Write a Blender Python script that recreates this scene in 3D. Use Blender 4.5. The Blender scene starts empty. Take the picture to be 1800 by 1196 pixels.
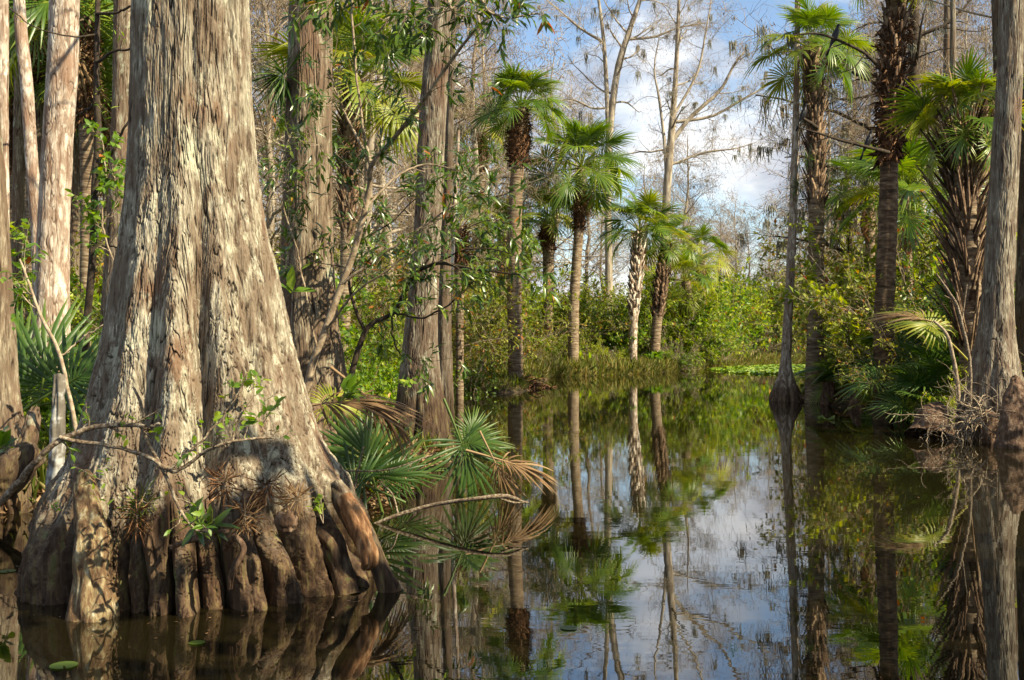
import bpy, math, random
import numpy as np
from mathutils import Vector, Matrix, Euler

# ------------------------------------------------------------------ camera, sky, sun, exposure
scene = bpy.context.scene
COL = scene.collection
FPX, HC, HY, CX = 1930.0, 1.3, 598.0, 900.0     # focal length in photo pixels, eye height, horizon row
PI = math.pi
cam_d = bpy.data.cameras.new("camera")
cam = bpy.data.objects.new("camera", cam_d)
COL.objects.link(cam)
cam.location = (0, 0, HC)
cam.rotation_euler = (math.radians(90), 0, 0)
cam_d.sensor_width = 36.0
cam_d.lens = FPX / 1800 * 36
cam_d.clip_start = 0.05
cam_d.clip_end = 3000
scene.camera = cam

SUN_AZ, SUN_EL = math.radians(118), math.radians(39)   # azimuth clockwise from +Y (view direction)
S = Vector((math.sin(SUN_AZ) * math.cos(SUN_EL), math.cos(SUN_AZ) * math.cos(SUN_EL), math.sin(SUN_EL)))
ld = bpy.data.lights.new("sun", "SUN")
ld.energy = 5.0
ld.angle = math.radians(0.5)
ld.color = (1.0, 0.87, 0.62)
sun = bpy.data.objects.new("sun", ld)
COL.objects.link(sun)
sun.rotation_euler = S.to_track_quat('Z', 'Y').to_euler()
sun.location = (20, -20, 30)

world = bpy.data.worlds.new("World")
scene.world = world
world.use_nodes = True
wt = world.node_tree
wt.nodes.clear()


def N(t, typ, **kw):
    n = t.nodes.new(typ)
    for k, v in kw.items():
        if k in ('ins',):
            for a, b in v.items():
                n.inputs[a].default_value = b
        else:
            setattr(n, k, v)
    return n


def ramp(t, stops, interp='LINEAR'):
    r = t.nodes.new('ShaderNodeValToRGB')
    cr = r.color_ramp
    cr.interpolation = interp
    while len(cr.elements) > 1:
        cr.elements.remove(cr.elements[0])
    cr.elements[0].position = stops[0][0]
    cr.elements[0].color = tuple(stops[0][1]) + (1,) if len(stops[0][1]) == 3 else stops[0][1]
    for p, c in stops[1:]:
        e = cr.elements.new(p)
        e.color = tuple(c) + (1,) if len(c) == 3 else c
    return r


sky = N(wt, 'ShaderNodeTexSky', sky_type='NISHITA', sun_disc=False)
sky.sun_elevation = SUN_EL
sky.sun_rotation = SUN_AZ
sky.air_density = 1.0
sky.dust_density = 0.6
sky.ozone_density = 1.5
tc = N(wt, 'ShaderNodeTexCoord')
sep = N(wt, 'ShaderNodeSeparateXYZ')
wt.links.new(tc.outputs['Generated'], sep.inputs[0])
# cumulus field: directions projected on a cloud deck, softened towards the horizon
mz = N(wt, 'ShaderNodeMath', operation='ADD'); mz.inputs[1].default_value = 0.38
wt.links.new(sep.outputs['Z'], mz.inputs[0])
dx = N(wt, 'ShaderNodeMath', operation='DIVIDE'); dy = N(wt, 'ShaderNodeMath', operation='DIVIDE')
wt.links.new(sep.outputs['X'], dx.inputs[0]); wt.links.new(mz.outputs[0], dx.inputs[1])
wt.links.new(sep.outputs['Y'], dy.inputs[0]); wt.links.new(mz.outputs[0], dy.inputs[1])
cmb = N(wt, 'ShaderNodeCombineXYZ')
wt.links.new(dx.outputs[0], cmb.inputs[0]); wt.links.new(dy.outputs[0], cmb.inputs[1])
mp = N(wt, 'ShaderNodeMapping')
mp.inputs['Location'].default_value = (3.1, 1.75, 0)
wt.links.new(cmb.outputs[0], mp.inputs[0])
nz = N(wt, 'ShaderNodeTexNoise', ins={'Scale': 2.3, 'Detail': 9.0, 'Roughness': 0.56, 'Distortion': 0.25})
wt.links.new(mp.outputs[0], nz.inputs['Vector'])
cm = ramp(wt, [(0.465, (0, 0, 0)), (0.515, (.6, .6, .6)), (0.62, (1, 1, 1))])
wt.links.new(nz.outputs['Fac'], cm.inputs[0])
nz2 = N(wt, 'ShaderNodeTexNoise', ins={'Scale': 3.6, 'Detail': 6.0, 'Roughness': 0.55})
mp2 = N(wt, 'ShaderNodeMapping'); mp2.inputs['Location'].default_value = (0.4, 2.2, 0)
wt.links.new(cmb.outputs[0], mp2.inputs[0]); wt.links.new(mp2.outputs[0], nz2.inputs['Vector'])
cc = ramp(wt, [(0.40, (2.7, 2.95, 3.5)), (0.5, (4.1, 4.2, 4.45)), (0.58, (6.3, 6.25, 6.2))])
wt.links.new(nz2.outputs['Fac'], cc.inputs[0])
mixc = N(wt, 'ShaderNodeMix', data_type='RGBA')
wt.links.new(cm.outputs['Color'], mixc.inputs[0])
wt.links.new(sky.outputs[0], mixc.inputs[6]); wt.links.new(cc.outputs['Color'], mixc.inputs[7])
bg = N(wt, 'ShaderNodeBackground', ins={'Strength': 0.088})
wo = N(wt, 'ShaderNodeOutputWorld')
wt.links.new(mixc.outputs[2], bg.inputs[0]); wt.links.new(bg.outputs[0], wo.inputs[0])

scene.view_settings.view_transform = 'Standard'
scene.view_settings.look = 'None'
scene.view_settings.gamma = 1
scene.view_settings.exposure = 1.2
scene.render.engine = 'CYCLES'
scene.cycles.max_bounces = 6
scene.cycles.diffuse_bounces = 3
scene.cycles.glossy_bounces = 3
scene.cycles.transmission_bounces = 3
scene.cycles.caustics_reflective = False
scene.cycles.caustics_refractive = False
scene.cycles.use_adaptive_sampling = True
scene.cycles.adaptive_threshold = 0.02


# ------------------------------------------------------------------ helpers
def W(px, py, d):
    """a point of the place at distance d, read off the photograph"""
    return np.array([(px - CX) / FPX * d, d, HC - (py - HY) / FPX * d])


def rng_(s):
    return np.random.default_rng(s)


_G = rng_(7).normal(size=(256, 3)); _G /= np.linalg.norm(_G, axis=1)[:, None]
_P = rng_(8).permutation(256)


def noise3(x, y, z):
    x, y, z = np.broadcast_arrays(np.asarray(x, float), np.asarray(y, float), np.asarray(z, float))
    xi, yi, zi = np.floor(x).astype(int), np.floor(y).astype(int), np.floor(z).astype(int)
    fx, fy, fz = x - xi, y - yi, z - zi
    u, v, w = [t * t * t * (t * (t * 6 - 15) + 10) for t in (fx, fy, fz)]
    out = 0
    for i in (0, 1):
        for j in (0, 1):
            for k in (0, 1):
                h = _P[(_P[(_P[(xi + i) & 255] + yi + j) & 255] + zi + k) & 255]
                g = _G[h]
                d = g[..., 0] * (fx - i) + g[..., 1] * (fy - j) + g[..., 2] * (fz - k)
                out = out + (u if i else 1 - u) * (v if j else 1 - v) * (w if k else 1 - w) * d
    return out * 1.6


def fbm(x, y, z, o=4):
    s, a, f = 0, 1.0, 1.0
    for i in range(o):
        s = s + a * noise3(x * f + 13.7 * i, y * f - 5.1 * i, z * f + 2.3 * i)
        a *= .5; f *= 2.03
    return s


class MB:
    """collects vertices and faces of one mesh; tint is a value per vertex"""
    def __init__(self):
        self.v, self.t, self.f, self.m, self.n = [], [], [], [], 0

    def add(self, V, F, tint=0.5, mi=0):
        V = np.asarray(V, float).reshape(-1, 3)
        F = np.asarray(F, int)
        if len(F) == 0:
            return
        self.v.append(V)
        self.t.append(np.broadcast_to(np.asarray(tint, float), (len(V),)).copy())
        self.f.append(F + self.n)
        self.m.append(np.full(len(F), mi))
        self.n += len(V)

    def build(self, name, mats, parent=None, origin=None, smooth=False):
        V = np.concatenate(self.v); T = np.concatenate(self.t)
        if parent is not None and origin is None:
            origin = np.array(parent.location)
        if origin is None:
            origin = np.zeros(3)
        V = V - np.asarray(origin)
        me = bpy.data.meshes.new(name)
        me.vertices.add(len(V))
        me.vertices.foreach_set('co', V.astype(np.float32).ravel())
        loops = np.concatenate([f.ravel() for f in self.f])
        tot = np.concatenate([np.full(len(f), f.shape[1]) for f in self.f])
        me.loops.add(len(loops))
        me.loops.foreach_set('vertex_index', loops.astype(np.int32))
        me.polygons.add(len(tot))
        st = np.concatenate([[0], np.cumsum(tot)[:-1]])
        me.polygons.foreach_set('loop_start', st.astype(np.int32))
        me.polygons.foreach_set('loop_total', tot.astype(np.int32))
        me.polygons.foreach_set('material_index', np.concatenate(self.m).astype(np.int32))
        if smooth:
            me.polygons.foreach_set('use_smooth', np.ones(len(tot), bool))
        at = me.attributes.new('tint', 'FLOAT', 'POINT')
        at.data.foreach_set('value', T.astype(np.float32))
        if not isinstance(mats, (list, tuple)):
            mats = [mats]
        for m in mats:
            me.materials.append(m)
        me.update(calc_edges=True)
        o = bpy.data.objects.new(name, me)
        COL.objects.link(o)
        if parent is not None:
            o.parent = parent
        else:
            o.location = origin
        return o


def tag(o, label=None, cat=None, group=None, kind=None):
    if label: o['label'] = label
    if cat: o['category'] = cat
    if group: o['group'] = group
    if kind: o['kind'] = kind
    return o


def thing(name, label, cat, loc=(0, 0, 0), group=None):
    o = bpy.data.objects.new(name, None)
    COL.objects.link(o)
    o.location = tuple(float(a) for a in loc)
    o.empty_display_size = .2
    return tag(o, label, cat, group)


KIDS = {}


def copy_thing(src, loc, rotz=0.0, scale=1.0, label=None, group=None, tilt=0.0, sz=None):
    c = src.copy(); COL.objects.link(c)
    c.location = tuple(float(a) for a in loc); c.rotation_euler = (tilt, 0, rotz)
    c.scale = (scale, scale, scale if sz is None else sz)
    if label: c['label'] = label
    if group: c['group'] = group
    if src.name not in KIDS:
        KIDS[src.name] = [o for o in bpy.data.objects if o.parent == src]
    for k in KIDS[src.name]:
        d = k.copy(); COL.objects.link(d); d.parent = c
    return c


def drop_thing(src):
    """remove a prototype that never stood anywhere"""
    for k in [o for o in bpy.data.objects if o.parent == src]:
        bpy.data.objects.remove(k)
    bpy.data.objects.remove(src)


def nrm(a):
    return a / np.maximum(np.linalg.norm(a, axis=-1, keepdims=True), 1e-9)


def tubes(mb, P, R, s=3, tint=0.5, mi=0):
    """P (N,k,3) polylines, R (N,k) radii -> N open tubes"""
    P = np.asarray(P, float)
    if P.ndim == 2: P = P[None]
    Nn, k, _ = P.shape
    R = np.broadcast_to(np.asarray(R, float), (Nn, k))
    T = np.gradient(P, axis=1) if k > 2 else np.repeat((P[:, 1:] - P[:, :1]), 2, axis=1)
    T = nrm(T)
    main = nrm(P[:, -1] - P[:, 0])
    ref = np.where(np.abs(main[:, 2:3]) < .8, np.array([[0, 0, 1.]]), np.array([[1., 0, 0]]))[:, None, :]
    U = nrm(np.cross(T, ref)); Vv = np.cross(T, U)
    a = np.arange(s) / s * 2 * PI
    V = P[:, :, None, :] + R[:, :, None, None] * (U[:, :, None, :] * np.cos(a)[None, None, :, None] + Vv[:, :, None, :] * np.sin(a)[None, None, :, None])
    idx = np.arange(Nn * k * s).reshape(Nn, k, s)
    A = idx[:, :-1, :]; B = idx[:, 1:, :]
    F = np.stack([A, np.roll(A, -1, 2), np.roll(B, -1, 2), B], -1).reshape(-1, 4)
    if np.ndim(tint) == 1:
        tint = np.repeat(tint, k * s)
    mb.add(V.reshape(-1, 3), F, tint, mi)


def smooth_path(pts, n):
    """Catmull-Rom through pts -> n points (any dimension)"""
    p = np.asarray(pts, float)
    q = np.concatenate([[2 * p[0] - p[1]], p, [2 * p[-1] - p[-2]]])
    t = np.linspace(0, len(p) - 1 - 1e-6, n)
    i = t.astype(int); f = (t - i)[:, None]
    a, b, c, d = q[i], q[i + 1], q[i + 2], q[i + 3]
    return .5 * (2 * b + (c - a) * f + (2 * a - 5 * b + 4 * c - d) * f ** 2 + (3 * b - a - 3 * c + d) * f ** 3)


def at_path(P, R, t):
    """P (N,k,3) at parameter t (N,m) in 0..1 -> points, tangents, radii"""
    Nn, k, _ = P.shape
    x = t * (k - 1); i = np.minimum(x.astype(int), k - 2); f = (x - i)[..., None]
    r = np.arange(Nn)[:, None]
    a, b = P[r, i], P[r, i + 1]
    ra, rb = R[r, i], R[r, i + 1]
    return a * (1 - f) + b * f, nrm(b - a), ra * (1 - f[..., 0]) + rb * f[..., 0]


def spawn(rng, P, R, m, t0=.2, t1=1.0, ang=50, aj=15, rr=.6, flat=0.0):
    Nn = P.shape[0]
    R = np.broadcast_to(R, P.shape[:2])
    t = (np.arange(m)[None, :] + rng.random((Nn, m))) / m * (t1 - t0) + t0
    p, tg, r = at_path(P, R, t)
    q = rng.normal(size=p.shape); q[..., 2] *= (1 - flat)
    q = nrm(q - (q * tg).sum(-1, keepdims=True) * tg)
    a = np.radians(ang + rng.normal(size=t.shape) * aj)[..., None]
    d = nrm(tg * np.cos(a) + q * np.sin(a))
    return p.reshape(-1, 3), d.reshape(-1, 3), (r * rr).reshape(-1), t.reshape(-1)


def grow(rng, p, d, L, k=4, wig=.15, bias=(0, 0, 0)):
    Nn = len(p)
    L = np.broadcast_to(L, (Nn,))
    P = np.empty((Nn, k, 3)); P[:, 0] = p
    d = d.copy()
    for i in range(1, k):
        d = nrm(d + rng.normal(size=d.shape) * wig + np.asarray(bias))
        P[:, i] = P[:, i - 1] + d * (L / (k - 1))[:, None]
    return P


def taper(r, k, e=.45):
    return np.asarray(r)[:, None] * np.linspace(1, e, k)[None, :]


def leaves(mb, p, d, up, L, w, tint, bend=.25, st=2, mi=0, fold=.25):
    """leaf blades: base p, direction d, L long, w half wide"""
    Nn = len(p)
    L = np.broadcast_to(L, (Nn,)); w = np.broadcast_to(w, (Nn,))
    side = nrm(np.cross(d, up)); nn = np.cross(side, d)
    if st == 1:
        a = p; b = p + d * (L * .45)[:, None] + side * w[:, None] + nn * (w * fold)[:, None]
        c = p + d * (L * .45)[:, None] - side * w[:, None] + nn * (w * fold)[:, None]
        t = p + d * L[:, None] - nn * (L * bend * .5)[:, None]
        V = np.stack([a, b, t, c], 1)
        i = np.arange(Nn)[:, None] * 4
        F = np.concatenate([i + np.array([[0, 1, 2]]), i + np.array([[0, 2, 3]])])
        mb.add(V, F, np.repeat(tint, 4) if np.ndim(tint) else tint, mi)
        return
    s1, s2 = .3, .68
    def pt(s, ww):
        c = p + d * (L * s)[:, None] - nn * (L * bend * s * s)[:, None]
        if ww == 0: return [c]
        return [c + side * (w * ww)[:, None] + nn * (w * fold * ww)[:, None], c, c - side * (w * ww)[:, None] + nn * (w * fold * ww)[:, None]]
    V = np.stack(pt(0, 0) + pt(s1, 1) + pt(s2, .8) + pt(1, 0), 1)
    i = np.arange(Nn)[:, None] * 8
    F3 = np.concatenate([i + np.array([q]) for q in ([0, 2, 1], [0, 3, 2], [4, 5, 7], [5, 6, 7])])
    F4 = np.concatenate([i + np.array([q]) for q in ([1, 2, 5, 4], [2, 3, 6, 5])])
    tt = np.repeat(tint, 8) if np.ndim(tint) else np.full(Nn * 8, tint)
    n0 = mb.n
    mb.add(V, F3, tt, mi)
    mb.f.append(F4 + n0); mb.m.append(np.full(len(F4), mi))


# ------------------------------------------------------------------ materials
def new_mat(name):
    m = bpy.data.materials.new(name); m.use_nodes = True
    t = m.node_tree; t.nodes.clear()
    out = N(t, 'ShaderNodeOutputMaterial')
    return m, t, out


def leaf_mat(name, dark, mid, hi, trans=.35, rough=.42, spec=.5, var=.35):
    m, t, out = new_mat(name)
    a = N(t, 'ShaderNodeAttribute', attribute_name='tint')
    oi = N(t, 'ShaderNodeObjectInfo')
    r = ramp(t, [(0.0, dark), (0.5, mid), (1.0, hi)])
    ad = N(t, 'ShaderNodeMath', operation='MULTIPLY_ADD')
    ad.inputs[1].default_value = var; t.links.new(oi.outputs['Random'], ad.inputs[0])
    sb = N(t, 'ShaderNodeMath', operation='ADD'); sb.inputs[1].default_value = -var / 2
    t.links.new(a.outputs['Fac'], sb.inputs[0]); t.links.new(sb.outputs[0], ad.inputs[2])
    t.links.new(ad.outputs[0], r.inputs[0])
    p = N(t, 'ShaderNodeBsdfPrincipled', ins={'Roughness': rough, 'Specular IOR Level': spec})
    t.links.new(r.outputs[0], p.inputs['Base Color'])
    tr = N(t, 'ShaderNodeBsdfTranslucent')
    hs = N(t, 'ShaderNodeHueSaturation', ins={'Hue': .485, 'Saturation': 1.15, 'Value': 1.7})
    t.links.new(r.outputs[0], hs.inputs['Color']); t.links.new(hs.outputs[0], tr.inputs[0])
    mx = N(t, 'ShaderNodeMixShader', ins={0: trans})
    t.links.new(p.outputs[0], mx.inputs[1]); t.links.new(tr.outputs[0], mx.inputs[2])
    t.links.new(mx.outputs[0], out.inputs[0])
    return m


def rough_mat(name, stops, scale=(6, 6, 2), rough=.85, bump=.5, bd=.02, detail=6, obj_var=.0, tintw=0.0, distort=0.0, spec=.2):
    """noise-coloured bark, wood, mud"""
    m, t, out = new_mat(name)
    tc = N(t, 'ShaderNodeTexCoord'); mp = N(t, 'ShaderNodeMapping'); mp.inputs['Scale'].default_value = scale
    t.links.new(tc.outputs['Object'], mp.inputs[0])
    nz = N(t, 'ShaderNodeTexNoise', ins={'Scale': 1.0, 'Detail': detail, 'Roughness': .62, 'Distortion': distort})
    t.links.new(mp.outputs[0], nz.inputs['Vector'])
    fac = nz.outputs['Fac']
    if tintw:
        a = N(t, 'ShaderNodeAttribute', attribute_name='tint')
        ma = N(t, 'ShaderNodeMath', operation='MULTIPLY_ADD'); ma.inputs[1].default_value = tintw
        t.links.new(a.outputs['Fac'], ma.inputs[0])
        s = N(t, 'ShaderNodeMath', operation='ADD'); s.inputs[1].default_value = -tintw / 2
        t.links.new(fac, s.inputs[0]); t.links.new(s.outputs[0], ma.inputs[2]); fac = ma.outputs[0]
    if obj_var:
        oi = N(t, 'ShaderNodeObjectInfo')
        ma = N(t, 'ShaderNodeMath', operation='MULTIPLY_ADD'); ma.inputs[1].default_value = obj_var
        t.links.new(oi.outputs['Random'], ma.inputs[0]); t.links.new(fac, ma.inputs[2]); fac = ma.outputs[0]
    r = ramp(t, stops); t.links.new(fac, r.inputs[0])
    p = N(t, 'ShaderNodeBsdfPrincipled', ins={'Roughness': rough, 'Specular IOR Level': spec})
    t.links.new(r.outputs[0], p.inputs['Base Color'])
    b = N(t, 'ShaderNodeBump', ins={'Strength': bump, 'Distance': bd})
    t.links.new(nz.outputs['Fac'], b.inputs['Height']); t.links.new(b.outputs[0], p.inputs['Normal'])
    t.links.new(p.outputs[0], out.inputs[0])
    return m


def bark_mat(name, crack, red, grey, pale, lichen=(.42, .43, .30), wet=.45, redw=.5, lich=.56, fine=60, mott=(9, 9, 2.6)):
    """cypress bark: 'tint' holds the modelled plate height; patches of bare red bark, pale plates and lichen"""
    m, t, out = new_mat(name)
    tc = N(t, 'ShaderNodeTexCoord')
    at = N(t, 'ShaderNodeAttribute', attribute_name='tint')

    def noise(sc, detail=5, rough=.6, dist=0.0):
        mp = N(t, 'ShaderNodeMapping'); mp.inputs['Scale'].default_value = sc
        t.links.new(tc.outputs['Object'], mp.inputs[0])
        n = N(t, 'ShaderNodeTexNoise', ins={'Scale': 1.0, 'Detail': detail, 'Roughness': rough, 'Distortion': dist})
        t.links.new(mp.outputs[0], n.inputs['Vector'])
        return n.outputs['Fac']

    def mix(f, a, b):
        x = N(t, 'ShaderNodeMix', data_type='RGBA')
        t.links.new(f, x.inputs[0])
        for i, c in ((6, a), (7, b)):
            if isinstance(c, tuple): x.inputs[i].default_value = c + (1,)
            else: t.links.new(c, x.inputs[i])
        return x.outputs[2]
    nf = noise((fine, fine, fine * .16), 6, .65, .3)
    base = ramp(t, [(.30, tuple(np.array(grey) * .5)), (.50, grey), (.74, pale)]); t.links.new(nf, base.inputs[0])
    nm = noise(mott, 6, .62, .4)
    mr = ramp(t, [(.44, (1, 1, 1)), (.50, (.45, .45, .45)), (.56, (0, 0, 0))]); t.links.new(nm, mr.inputs[0])
    basec = mix(mr.outputs[0], base.outputs[0], tuple((np.array(red) * .45 + np.array(grey) * .35)))
    st_ = ramp(t, [(.36, (.85, .85, .85)), (.45, (.25, .25, .25)), (.52, (0, 0, 0))]); t.links.new(noise((fine * .55, fine * .55, fine * .045), 4, .6, .5), st_.inputs[0])
    basec = mix(st_.outputs[0], basec, tuple(np.array(crack) * 1.6 + np.array(red) * .2))
    np_ = noise((3.2, 3.2, 1.3), 5, .6)
    rr = ramp(t, [(redw - .02, (0, 0, 0)), (redw + .10, (.85, .85, .85))]); t.links.new(np_, rr.inputs[0])
    c = mix(rr.outputs[0], basec, red)
    nl = noise((5.5, 5.5, 3.0), 7, .68)
    lr = ramp(t, [(lich, (0, 0, 0)), (lich + .07, (.75, .75, .75))]); t.links.new(nl, lr.inputs[0])
    c = mix(lr.outputs[0], c, lichen)
    # cracks between the plates show darker inner bark
    cr = ramp(t, [(.10, (1, 1, 1)), (.5, (.25, .25, .25)), (.78, (0, 0, 0))]); t.links.new(at.outputs['Fac'], cr.inputs[0])
    c = mix(cr.outputs[0], c, crack)
    # the lowest part is stained brown by high water, with a ragged upper edge
    sx = N(t, 'ShaderNodeSeparateXYZ'); t.links.new(tc.outputs['Object'], sx.inputs[0])
    ns = noise((7, 7, 1.5), 4, .6)
    ma = N(t, 'ShaderNodeMath', operation='MULTIPLY_ADD'); ma.inputs[1].default_value = -.7
    t.links.new(ns, ma.inputs[0]); t.links.new(sx.outputs['Z'], ma.inputs[2])
    wr = ramp(t, [(0.0, (.96, .96, .96)), (max(.02, wet * .6), (.82, .82, .82)), (wet, (0, 0, 0))])
    mb2 = N(t, 'ShaderNodeMath', operation='ADD'); mb2.inputs[1].default_value = .35
    t.links.new(ma.outputs[0], mb2.inputs[0]); t.links.new(mb2.outputs[0], wr.inputs[0])
    wetc = ramp(t, [(.36, tuple(np.array(red) * .14)), (.5, tuple(np.array(red) * .42)), (.60, tuple(np.array(red) * .75 + np.array((.01, .02, 0)))), (.70, (.10, .12, .035))])
    t.links.new(noise((24, 24, 3.5), 7, .66, .3), wetc.inputs[0])
    c = mix(wr.outputs[0], c, wetc.outputs[0])
    p = N(t, 'ShaderNodeBsdfPrincipled', ins={'Roughness': .9, 'Specular IOR Level': .15})
    t.links.new(c, p.inputs['Base Color'])
    b = N(t, 'ShaderNodeBump', ins={'Strength': .7, 'Distance': .012})
    t.links.new(nf, b.inputs['Height']); t.links.new(b.outputs[0], p.inputs['Normal'])
    t.links.new(p.outputs[0], out.inputs[0])
    return m


M = {}
M['bark_hero'] = bark_mat('cypress_bark_pale', (.020, .013, .008), (.16, .092, .055), (.30, .27, .20), (.64, .60, .48), lichen=(.47, .46, .34), redw=.58, lich=.57, fine=70, wet=.60)
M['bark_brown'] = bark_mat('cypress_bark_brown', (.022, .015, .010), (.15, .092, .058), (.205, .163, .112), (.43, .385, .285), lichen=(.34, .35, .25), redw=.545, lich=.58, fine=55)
M['bark_shore'] = bark_mat('cypress_bark_shore', (.022, .015, .010), (.12, .07, .045), (.20, .17, .125), (.44, .41, .32), lichen=(.38, .38, .28), redw=.56, lich=.57, fine=55, wet=1.0)
M['bark_pale'] = bark_mat('cypress_bark_whitish', (.07, .04, .025), (.24, .15, .10), (.46, .39, .31), (.76, .70, .60), redw=.55, lich=.58, lichen=(.66, .63, .55), fine=30, mott=(15, 15, 6))
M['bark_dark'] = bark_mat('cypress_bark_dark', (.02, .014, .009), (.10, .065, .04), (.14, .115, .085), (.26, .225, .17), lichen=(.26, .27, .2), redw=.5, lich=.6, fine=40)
M['bark_right'] = bark_mat('cypress_bark_right', (.04, .025, .017), (.15, .10, .07), (.24, .21, .155), (.48, .445, .36), redw=.58, lich=.62, fine=60)
M['knee'] = rough_mat('knee_bark', [(.3, (.025, .015, .010)), (.5, (.105, .062, .038)), (.68, (.23, .165, .11))], (22, 22, 7), bump=.9, bd=.02)
M['knee_pale'] = rough_mat('knee_bark_pale', [(.32, (.03, .018, .010)), (.48, (.14, .085, .045)), (.60, (.24, .19, .10)), (.72, (.46, .41, .30))], (30, 30, 9), bump=.9, bd=.02)
M['wood'] = rough_mat('bare_orange_wood', [(.3, (.06, .03, .015)), (.52, (.22, .11, .05)), (.72, (.50, .32, .17))], (30, 30, 5), bump=.8, bd=.015)
M['twig'] = rough_mat('grey_twig_bark', [(.3, (.10, .07, .045)), (.5, (.24, .18, .12)), (.7, (.42, .35, .25))], (20, 20, 20), obj_var=.1, bump=.3)
M['twig_fg'] = rough_mat('weathered_branch_bark', [(.32, (.04, .028, .018)), (.46, (.14, .10, .065)), (.58, (.27, .215, .15)), (.72, (.42, .40, .31))], (55, 55, 55), bump=.9, bd=.006)
M['twig_far'] = rough_mat('winter_twig_bark', [(.3, (.13, .095, .06)), (.55, (.27, .21, .14)), (.75, (.40, .33, .24))], (5, 5, 5), obj_var=.15, bump=.1, tintw=.3)
M['twig_dark'] = rough_mat('dark_branch_bark', [(.3, (.018, .013, .009)), (.55, (.05, .037, .025)), (.75, (.13, .10, .07))], (15, 15, 15), bump=.4)
M['trunk_far'] = rough_mat('grey_cypress_bark', [(.32, (.09, .07, .05)), (.5, (.25, .205, .15)), (.7, (.42, .37, .29))], (7, 7, 1.6), obj_var=.1, bump=.6)
M['palm_trunk'] = rough_mat('palm_trunk_bark', [(.32, (.045, .030, .019)), (.5, (.165, .115, .070)), (.68, (.32, .255, .17))], (4, 4, 26), detail=4, bump=.8, bd=.03, obj_var=.05)
M['palm_trunk_dark'] = rough_mat('dark_palm_trunk_bark', [(.32, (.03, .019, .012)), (.5, (.10, .064, .038)), (.68, (.22, .155, .095))], (5, 5, 20), detail=5, bump=.8, bd=.03)
M['boot_pale'] = rough_mat('peeling_pale_boot_bark', [(.3, (.07, .045, .028)), (.48, (.26, .19, .13)), (.62, (.56, .50, .41))], (12, 12, 7), tintw=.35, bump=.7)
M['boot'] = rough_mat('palm_boot_bark', [(.3, (.03, .018, .010)), (.5, (.10, .060, .035)), (.7, (.26, .18, .11))], (12, 12, 12), tintw=.35, bump=.7)
M['skirt'] = rough_mat('palm_fibre', [(.3, (.025, .013, .007)), (.52, (.10, .048, .022)), (.72, (.24, .13, .06))], (16, 16, 16), tintw=.3, bump=.9, bd=.03)
M['mud'] = rough_mat('swamp_soil', [(.3, (.018, .013, .008)), (.5, (.05, .036, .020)), (.62, (.10, .075, .04)), (.75, (.07, .09, .025))], (2.2, 2.2, 2.2), detail=9, bump=1, bd=.08)
M['moss'] = rough_mat('spanish_moss', [(.3, (.13, .125, .09)), (.7, (.30, .29, .215))], (9, 9, 9), obj_var=.1, bump=0)
M['dead_leaf'] = leaf_mat('dead_palm_leaf', (.10, .055, .025), (.24, .15, .075), (.42, .30, .17), trans=.15, rough=.7, spec=.2)
M['frond'] = leaf_mat('palm_frond', (.030, .075, .008), (.105, .185, .016), (.32, .35, .04), trans=.36, rough=.36, spec=.55, var=.4)
M['frond_yellow'] = leaf_mat('palm_frond_yellow', (.07, .12, .012), (.22, .26, .025), (.44, .38, .05), trans=.35, rough=.4, spec=.4, var=.4)
M['frond_dark'] = leaf_mat('palmetto_frond', (.016, .046, .008), (.048, .100, .014), (.15, .19, .03), trans=.22, rough=.42, spec=.35, var=.3)
M['leaf_dark'] = leaf_mat('glossy_dark_leaf', (.022, .052, .007), (.070, .130, .015), (.22, .29, .03), trans=.3, rough=.33, spec=.6, var=.3)
M['leaf_bright'] = leaf_mat('bright_green_leaf', (.045, .11, .010), (.14, .25, .020), (.34, .40, .04), trans=.45, rough=.45, var=.35)
M['leaf_shrub'] = leaf_mat('shrub_leaf', (.06, .11, .010), (.21, .28, .018), (.43, .45, .04), trans=.38, rough=.5, spec=.3, var=.45)
M['leaf_olive'] = leaf_mat('olive_leaf', (.055, .070, .010), (.175, .195, .024), (.35, .34, .055), trans=.3, rough=.55, spec=.3, var=.4)
M['leaf_autumn'] = leaf_mat('orange_leaf', (.16, .045, .01), (.40, .15, .02), (.50, .34, .03), trans=.35, rough=.5)
M['grass'] = leaf_mat('bank_grass', (.05, .085, .012), (.13, .165, .025), (.32, .27, .10), trans=.35, rough=.55, spec=.3)
M['tassel'] = leaf_mat('dry_cypress_tassels', (.11, .070, .035), (.20, .14, .08), (.32, .235, .14), trans=.25, rough=.8, spec=.1)
M['pad'] = leaf_mat('lily_pad', (.05, .12, .012), (.16, .27, .02), (.38, .44, .08), trans=.1, rough=.25, spec=.6)
M['feather'] = rough_mat('black_feather', [(.3, (.006, .006, .008)), (.7, (.02, .02, .024))], (20, 20, 20), rough=.4, bump=.3)
M['beak'] = rough_mat('dull_beak', [(.3, (.12, .09, .04)), (.7, (.2, .15, .07))], (20, 20, 20), rough=.5, bump=.1)

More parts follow.
